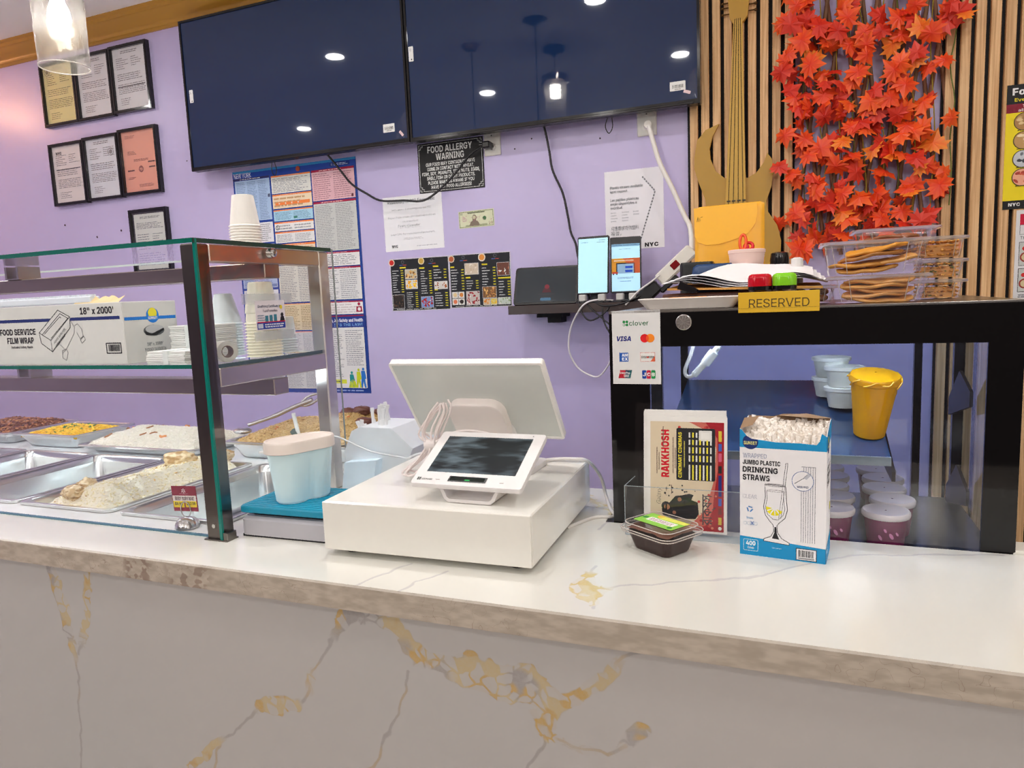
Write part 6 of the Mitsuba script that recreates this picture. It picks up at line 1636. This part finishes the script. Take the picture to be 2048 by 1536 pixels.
# papers, folder, clip
def sheet(key, x0, x1, y0, y1, zf, col, label, cat, n=14, m=10):
    X, Y = np.meshgrid(np.linspace(x0, x1, n), np.linspace(y0, y1, m), indexing='ij')
    Zs = zf((X - x0) / (x1 - x0), (Y - y0) / (y1 - y0))
    V = np.column_stack([X.ravel(), Y.ravel(), Zs.ravel()])
    i = np.arange((n - 1) * (m - 1)); a = (i // (m - 1)) * m + i % (m - 1)
    F_ = np.vstack([np.stack([a, a + m, a + m + 1], 1), np.stack([a, a + m + 1, a + 1], 1)])
    return add(key, trimesh.Trimesh(V, F_, process=False), col, 'matte', True, label=label, cat=cat)


add('cardboard_folder', xf(loft([[(-.25, 1.52, 1.470 + d), (.05, 1.50, 1.462 + d), (.05, 1.74, 1.470 + d), (-.25, 1.76, 1.480 + d)] for d in (0, .004)]), np.eye(4)), (196, 146, 78), 'matte', False, label='tan cardboard folder under the loose papers on the fridge top', cat='folder')
add('brown_box', box(-.262, -.02, 1.53, 1.73, FT + .001, 1.462, .003), (96, 64, 56), 'semi', label='low dark brown box under the tan folder on the fridge top', cat='box')
for i in range(4):
    f = lambda a, b, i=i: 1.4775 + .004 * i + .030 * np.clip(b, 0, 1) * (.35 + .65 * np.sin(math.pi * np.clip(a * 1.02, 0, 1)) ** .7) + .012 * np.sin(2.4 * math.pi * a + 1) * 1.0 * (1 - b) * .5 - .010 * np.clip(a - .78, 0, 1) * 4 * (1 - .5 * b) + .004 * np.sin(9 * a + 5 * b) + .003 * i * a * b
    k_ = sheet('loose_paper', -.262 + .012 * i, .060 - .008 * i, 1.515 + .006 * i, 1.735, f, (222, 220, 222) if i % 2 else (206, 204, 206), ('lowest', 'second', 'third', 'topmost')[i] + ' loose white sheet in the curled pile on the fridge top', 'paper')
add('binder_clip', cat_(prism(sg.Polygon([(0, -.009), (.040, -.004), (.040, .004), (0, .009)]), .02, mat4((-.222, 1.512, 1.480), (.9, 0, -.35), (.35, 0, .9), (0, -1, 0)))), (20, 20, 24), 'gloss', label='black binder clip on the front of the loose papers', cat='clip')
add('blue_case', loft([at_z(rrect(.118 * s, .07 * s, .02) + [-.172, 1.78], z) for s, z in ((1, FT + .001), (1, 1.508), (.95, 1.522), (.82, 1.528))]), (32, 62, 104), 'semi', 50, label='dark blue rounded case behind the loose papers', cat='case')
add('black_case', loft([at_z(rrect(.08 * s, .05 * s, .012) + [-.222, 1.80], z) for s, z in ((1, FT + .001), (1, 1.528), (.94, 1.535))]), (18, 19, 22), 'semi', 50, label='black case beside the blue one, under the yellow envelope', cat='case')
# padded envelope
t = thing('padded_envelope', 'yellow padded envelope leaning on the guitar board', 'envelope')
E0 = (-.234, 1.828, FT + .002)
a = math.radians(3)
ME = mat4(E0, (1, 0, 0), (0, math.sin(a), math.cos(a)), (0, -math.cos(a), math.sin(a)))
o = sg.Polygon([(0, 0), (.166, 0), (.165, .236), (.160, .239), (.012, .237), (.004, .230)]).buffer(-.003).buffer(.003)
add(t + '__body', xf(loft([at_z(ringpts(shapely.geometry.polygon.orient(o.buffer(-d))), z) for d, z in ((.004, -.008), (.0005, -.004), (0, 0), (.004, .004), (.012, .007), (.03, .008))]), ME), (238, 172, 40), 'semi', 40)
fl = sg.Polygon([(.001, .233), (.148, .236), (.150, .215), (.146, .188), (.130, .165), (.10, .152), (.06, .142), (.03, .142), (.010, .150), (.003, .164)])
add(t + '__flap', xf(prism(fl, .0016, move(0, 0, .0082)), ME), (244, 180, 46), 'semi', 30)
P = Print((ME @ [0, .238, .0100, 1])[:3], ME[:3, 0], -ME[:3, 1], .166, .238, 166, 238, .0003)
for l in ([(8, 38), (11, 28), (12, 38)], [(15, 30), (16, 38)], [(17, 28), (22, 27)]):
    P.line(l, 1, (120, 80, 20))
P.build(t + '__flap__writing')
t = thing('scissors_cup', 'cloudy plastic cup before the yellow envelope', 'cup')
add(t + '__cup', lathe([(.030, 1.470), (.031, 1.471), (.0405, 1.548), (.042, 1.549), (.042, 1.556), (.040, 1.557), (.0385, 1.549)], 32, (-.106, 1.772, 0), True), (236, 206, 196), 'milky', 30)
add(t + '__cup_foot', lathe([(.030, FT + .001), (.030, 1.470)], 24, (-.106, 1.772, 0), True, True), (222, 206, 200), 'milky', 30)
t = thing('scissors', 'red handled scissors standing in the cloudy cup', 'scissors')
ov = lambda cx, cz, w, h: [(cx + w * math.cos(q), 1.772 + .004 * math.sin(q), cz + h * math.sin(q)) for q in np.linspace(0, 2 * math.pi, 25)]
add(t + '__handle', tube_raw(ov(-.114, 1.574, .007, .018), .0034, 7, False), (236, 84, 30), 'semi', True)
add(t + '__handle', tube_raw(ov(-.101, 1.564, .009, .009), .0038, 7, False), (206, 20, 30), 'semi', True)
add(t + '__handle_stem', box(-.114, -.100, 1.768, 1.776, 1.485, 1.568, .002), (206, 40, 60), 'semi')
add('white_bottle_cap', lathe([(.012, FT + .001), (.013, 1.505), (.0125, 1.528), (.006, 1.531)], 20, (.004, 1.72, 0), True, True), (222, 220, 218), 'semi', label='small white bottle top behind the right end of the papers', cat='bottle')
add('black_bottle', lathe([(.020, FT + .001), (.021, 1.532), (.019, 1.545), (.01, 1.548)], 24, (-.034, 1.785, 0), True, True), (18, 18, 20), 'gloss', label='black bottle top behind the papers, right of the cloudy cup', cat='bottle')
# clear cartons of flat biscuits, snack mix and dates
def deli(key, cx, cy, z, w, d, h, label, yaw=0):
    t = thing(key, label, 'food container')
    M = move(cx, cy, z) @ rotz(yaw)
    R = lambda s, zz, rr=.016: at_z(rrect(w * s if s < 1.01 else w + .012, d * s if s < 1.01 else d + .012, rr, 6), zz)
    add(t + '__tub', xf(loft([R(.86, .0005), R(.87, .002), R(.98, h - .008)], True, False), M), None, 'clear', 40)
    add(t + '__lid', xf(loft([R(1, h - .003), R(.94, h - .001)], False, True), M), None, 'clear', 40)
    rim_ = R(1.1, h - .004)
    add(t + '__rim', xf(loft([R(1.0, h - .008), R(1.1, h - .007), R(1.1, h - .002), R(1.0, h - .001)], False, False), M), (206, 202, 200), 'rim_clear', 40)
    for fx_ in (-.42, -.30, .30, .42):
        add(t + '__tub__rib', xf(tube_raw([(w * fx_ * .88, -d * .435, .003), (w * fx_, -d * .492, h - .008)], .0009, 5), M), (214, 208, 204), 'rim_clear', True)
    return t, M


scene['rim_clear'] = {'type': 'blendbsdf', 'weight': .24, 'a': {'type': 'thindielectric', 'int_ior': 1.4}, 'b': {'type': 'twosided', 'b': {'type': 'principled', 'base_color': VC, 'roughness': .15, 'specular': .6}}}


def biscuit(key, c, r, th, tilt, seed, label, col, group):
    """An uneven flat round biscuit."""
    n, loops = 28, []
    a = np.arange(n) * 2 * np.pi / n
    rr = r * (1 + .06 * (meshkit.noise(np.column_stack([np.cos(a) * 2 + seed, np.sin(a) * 2, a * 0])) - .5) * 2)
    for s, z in ((.05, -.1), (.6, -.35), (.92, -.5), (1, -.1), (.985, .3), (.9, .5), (.55, .42), (.05, .5)):
        x, y = rr * s * np.cos(a), rr * s * np.sin(a)
        w = .10 * r * np.sin(2 * a + seed) * s * s + .05 * r * np.sin(5 * a + 2 * seed) * s
        loops.append(np.column_stack([x, y * .8, z * th + w * .45 + .0012 * (meshkit.noise(np.column_stack([x * 300, y * 300, x * 0 + seed])) - .5)]))
    m = loft(loops)
    v = np.asarray(m.vertices)
    k = meshkit.fbm(np.column_stack([v[:, 0] * 90 + seed, v[:, 1] * 90, v[:, 2] * 120]), 3, seed)[:, None]
    C = lin(col) * (.62 + .75 * k)
    return add(key, xf(m, move(*c) @ trimesh.transformations.rotation_matrix(math.radians(tilt), [0, 1, 0]) @ trimesh.transformations.rotation_matrix(math.radians(4), [1, 0, 0])), C, 'semi', True, label=label, cat='biscuit', group=group)


Z0 = FT + .0008
deli('biscuit_container', .140, 1.500, Z0, .162, .115, .051, 'lower clear container of flat biscuits at the front of the fridge top')
for i in range(5):
    biscuit('flat_biscuit', (.142 + .004 * (-1) ** i, 1.498, Z0 + .0065 + .0083 * i), .058, .0066, (1, -1, 2, 0, -2)[i], 3 * i + 1, ('lowest', 'second', 'third', 'fourth', 'topmost')[i] + ' flat biscuit of the even stack in the lower container', ((196, 140, 72), (206, 150, 84), (190, 130, 70), (212, 156, 86), (200, 146, 84))[i], None)
deli('biscuit_container', .134, 1.500, Z0 + .0515, .172, .125, .062, 'upper clear container of tilted flat biscuits, stacked on the lower one')
for i, (dx, dz, ti, c, lab) in enumerate(((-.010, .010, -3, (202, 148, 76), 'biscuit at the bottom of the upper container'), (-.022, .020, -4, (206, 146, 66), 'biscuit at the left of the upper container'), (.030, .023, -13, (212, 160, 92), 'steeply tilted biscuit at the right of the upper container'), (-.004, .035, -8, (170, 116, 60), 'darker biscuit in the middle of the upper container'), (.006, .046, -9, (220, 152, 54), 'orange brown biscuit on top in the upper container'))):
    biscuit('flat_biscuit', (.134 + dx, 1.498, Z0 + .0515 + dz), .054 if i != 2 else .044, .0066, ti, 5 * i + 2, lab, c, None)
t_, M = deli('snack_container', .190, 1.700, Z0 + .090, .150, .11, .056, 'clear container of brown biscuits at the back, topmost')
for i in range(4):
    biscuit('flat_biscuit', (.185, 1.698, Z0 + .098 + .010 * i), .052, .008, 3 * (-1) ** i, 40 + i, 'dark brown biscuit in the rear clear container, layer ' + ('one from the bottom', 'two from the bottom', 'three from the bottom', 'on top')[i], (140, 84, 50), None)
deli('snack_container', .190, 1.700, Z0, .150, .11, .088, 'deep clear container under the brown biscuits at the back')
for j, (z, h) in enumerate(((0, .038), (.0385, .038), (.077, .042))):
    t_, M = deli('snack_mix_tub', .255, 1.610, Z0 + z, .086, .085, h, ('lowest', 'middle', 'topmost')[j] + ' tub of golden snack mix in the stack of three at the right')
    hS = lambda X, Y: X * 0 + .004
    pr = []
    for lay in range(4):
        v, f, c = scatter(170, .255 - .033, .255 + .033, 1.61 - .033, 1.61 + .033, lambda X, Y, q=lay: X * 0 + Z0 + z + .005 + (h - .014) * q / 3.4, (.0058, .0036, .0026), [(214, 150, 60), (226, 170, 80), (190, 120, 50), (206, 140, 60), (86, 96, 44) if j < 2 else (196, 130, 50), (120, 70, 40)], 50 + 7 * j + lay)
        pr.append((v, f, c))
    food('snack_mix', box(.255 - .029, .255 + .029, 1.61 - .029, 1.61 + .029, Z0 + z + .002, Z0 + z + h - .016), (190, 130, 60), pr, 'golden snack mix in the ' + ('lowest', 'middle', 'topmost')[j] + ' tub of the stack of three', 'snack mix')
t_, M = deli('date_container', .028, 1.560, Z0, .090, .08, .036, 'low clear container of dark brown dates behind the right end of the gold sign')
r = random.Random(4)
for i in range(12):
    m = trimesh.creation.icosphere(1, 1)
    m.vertices = m.vertices * [.013, .008, .007]
    add('date', xf(m, move(.028 + r.uniform(-.028, .028), 1.56 + r.uniform(-.026, .026), Z0 + .010 + .012 * (i % 2)) @ rotz(r.uniform(0, 180))), (110, 64, 36), 'gloss', True, label='brown date in the low clear container', cat='date', group='dates in the low container')

# ------------------------------------------------------------------ wall shelf with three tablets
t = thing('wall_shelf', 'short dark wooden shelf on the purple wall under the tablets', 'shelf')
add(t + '__board', box(-.985, -.37, 2.445, WY - .001, 1.404, 1.436, .001), (58, 44, 42), 'semi')
add(t + '__bracket', cat_(box(-.90, -.80, 2.52, WY - .001, 1.388, 1.404), box(-.868, -.815, 2.55, WY, 1.366, 1.39)), (22, 20, 24), 'matte')


def tablet(name, o, w, h, yaw, lean, label, draw, scr, bez=.006, rr=.006, top=0):
    t = thing(name, label, 'tablet')
    a = math.radians(lean)
    R = rotz(yaw)[:3, :3]
    M = mat4(o, R @ [1, 0, 0], R @ [0, math.sin(a), math.cos(a)], R @ [0, -math.cos(a), math.sin(a)])
    add(t + '__case', xf(loft([at_z(rrect(w - d, h - d, rr) + [w / 2, h / 2], z) for d, z in ((.004, -.010), (0, -.008), (0, -.002), (.002, 0))]), M), (22, 23, 27), 'semi', 40)
    add(t + '__screen', xf(box(bez, w - bez, bez, h - bez - top, 0, .0008), M), scr[0], scr[1], False)
    if scr[2]:
        scene[t + '__screen']['emitter'] = {'type': 'area', 'radiance': {'type': 'rgb', 'value': scr[2]}}
    P = Print((M @ [bez, h - bez - top, .0008, 1])[:3], M[:3, 0], -M[:3, 1], w - 2 * bez, h - 2 * bez - top, 100, 100 * (h - 2 * bez - top) / (w - 2 * bez), .0004)
    draw(P)
    P.build(t + '__screen__display', 'print')
    return t, M


def d1(P):
    P.circ(52, 32, 4, (120, 36, 50)); P.poly([(44, 42), (60, 42), (57, 35), (47, 35)], (80, 36, 44)); P.rect(38, 44, 66, 46, (60, 60, 66)); P.rect(42, 51, 60, 56, (70, 110, 140), 2)


def d2(P):
    P.text('Orders', 10, 14, 4, (70, 110, 140), w=22); P.rect(70, 6, 92, 7.5, (120, 150, 170)); P.rect(62, 13, 90, 14.5, (120, 150, 170))


def d3(P):
    P.rect(0, 0, 100, 9, (130, 180, 216)); P.up().lines(6, 3, 94, 7, 1, (90, 130, 170), 1, .5); P.lines(26, 17, 80, 20, 1, (110, 140, 170), 2, .4)
    P.rect(0, 52, 100, 106, (222, 152, 40)); P.up().poly(sg.Polygon([(40, 52), (100, 52), (100, 106), (80, 106)]), (206, 96, 50)); P.rect(8, 58, 78, 62, (236, 214, 190)); P.rect(16, 68, 82, 106, (26, 34, 50), 2); P.up().rect(20, 72, 78, 106, (150, 190, 226)); P.up().rect(48, 80, 74, 88, (26, 76, 200)); P.rect(48, 94, 74, 102, (26, 76, 200)); P.up()
    P.rect(2, 100, 22, 106, (196, 60, 50)); P.circ(6, 108, 2.5, (40, 40, 50)); P.circ(18, 108, 2.5, (40, 40, 50))
    P.lines(20, 118, 80, 126, 2, (120, 150, 180), 3, .4); P.lines(30, 132, 70, 136, 1, (90, 130, 190), 4, .5)


tablet('order_tablet', (-.975, 2.470, 1.4375), .245, .150, 3, 22, 'dark wide tablet lying back at the left end of the wall shelf', d1, ((52, 58, 64), 'gloss', None), .009, .012)
tablet('order_tablet', (-.724, 2.462, 1.468), .116, .204, -3, 7, 'upright tablet with a bright light blue screen in the middle of the shelf', d2, ((150, 196, 214), 'semi', [.13, .215, .26]), .004, .006, .004)
tablet('order_tablet', (-.603, 2.468, 1.468), .108, .196, 9, 8, 'upright tablet with an orange picture on its screen, right end of the shelf', d3, ((150, 196, 220), 'semi', [.12, .19, .25]), .005, .005, .020)
for x0, x1, lab in ((-.735, -.60, 'clear stand under the middle tablet'), (-.60, -.49, 'clear stand under the right tablet')):
    t = thing('tablet_stand', lab, 'stand')
    add(t + '__base', loft([at_z(rrect(x1 - x0 - .01, .09, .01) + [(x0 + x1) / 2, 2.50], z) for z in (1.4365, 1.442)]), (46, 46, 52), 'semi', 40)
    for a_ in (x0 + .02, x1 - .045):
        add(t + '__ledge', box(a_, a_ + .025, 2.448, 2.475, 1.442, 1.4665, .003), (206, 204, 200), 'gloss')
    add(t + '__back_arm', box((x0 + x1) / 2 - .02, (x0 + x1) / 2 + .02, 2.505, 2.515, 1.442, 1.55, .003), (60, 60, 66), 'semi')
# power strip with its white cord
t = thing('power_strip', 'white power strip with a red switch, hanging askew right of the tablets', 'power strip')
d = np.array([.074, 0, .066]); d /= np.linalg.norm(d)
M = mat4((-.432, 2.47, 1.502), d, (-d[2] * 1, 0, d[0]), np.cross(d, (-d[2], 0, d[0])))
add(t + '__body', xf(box(0, .150, -.023, .023, -.016, .016, .005), M), (226, 222, 212), 'semi')
add(t + '__switch', xf(box(.062, .090, -.010, .012, .016, .019, .001) if M[1, 2] < 0 else box(.062, .090, -.010, .012, -.019, -.016, .001), M), (120, 20, 26), 'gloss')
add(t + '__cord', tube([(-.326, 2.49, 1.602), (-.332, 2.53, 1.65), (-.340, 2.545, 1.69), (-.358, 2.555, 1.725), (-.396, 2.56, 1.815), (-.441, 2.57, 1.91), (-.462, 2.575, 1.979), (-.480, 2.58, 2.045)], .0085, 10), (232, 228, 222), 'semi', True)
add(t + '__plug', cyl((-.482, 2.575, 2.048), (-.490, 2.612, 2.050), .013, 14), (232, 228, 222), 'semi')
t = thing('black_adapter', 'black plug adapter on the lower end of the power strip', 'adapter')
add(t + '__body', xf(cat_(box(-.095, -.010, -.028, .018, -.02, .018, .005), box(-.02, .055, -.040, -.022, -.006, .014, .004)), M), (18, 18, 20), 'semi')
add(t + '__lead', tube([(-.47, 2.46, 1.47), (-.50, 2.455, 1.452), (-.53, 2.452, 1.442), (-.56, 2.452, 1.440)], .005, 8), (18, 18, 20), 'semi', True)
add('white_cable', tube([(-.425, 2.44, 1.522), (-.455, 2.44, 1.500), (-.50, 2.44, 1.470), (-.530, 2.44, 1.440), (-.545, 2.44, 1.425)], .0032, 7), (232, 228, 226), 'semi', True, label='white cable rising from behind the fridge to the power strip', cat='cable')
add('white_cable', tube([(-.60, 2.49, 1.442), (-.655, 2.455, 1.446), (-.700, 2.438, 1.425), (-.756, 2.48, 1.349), (-.772, 2.50, 1.266), (-.748, 2.52, 1.201), (-.700, 2.52, 1.170), (-.660, 2.50, 1.170), (-.615, 2.46, 1.215), (-.585, 2.40, 1.26)], .0034, 8), (232, 228, 230), 'semi', True, label='white cable hanging in a long loop under the wall shelf', cat='cable')
for i, P_ in enumerate(([(-.72, 2.452, 1.452), (-.70, 2.44, 1.40), (-.67, 2.44, 1.375), (-.62, 2.44, 1.40), (-.59, 2.45, 1.44)], [(-.70, 2.452, 1.45), (-.66, 2.44, 1.41), (-.60, 2.43, 1.36), (-.56, 2.40, 1.34)], [(-.63, 2.452, 1.445), (-.625, 2.44, 1.38), (-.60, 2.43, 1.33), (-.57, 2.40, 1.31)], [(-.66, 2.452, 1.44), (-.62, 2.435, 1.425), (-.56, 2.435, 1.43), (-.50, 2.44, 1.45)])):
    add('black_cable', tube(P_, .0028, 6), (22, 22, 26), 'semi', True, label=('black cable sagging in a loop under the middle tablet', 'black cable running down to the right from the middle tablet', 'black cable hanging lowest, beside the payment sticker', 'black cable lying along the front edge of the shelf')[i], cat='cable')
add('wall_tag', xf(box(-.628, -.592, WY - .002, WY, 1.155, 1.175), rotz(0)), (206, 190, 206), 'matte', False, label='small white tape label on the purple wall beside the fridge', cat='label')
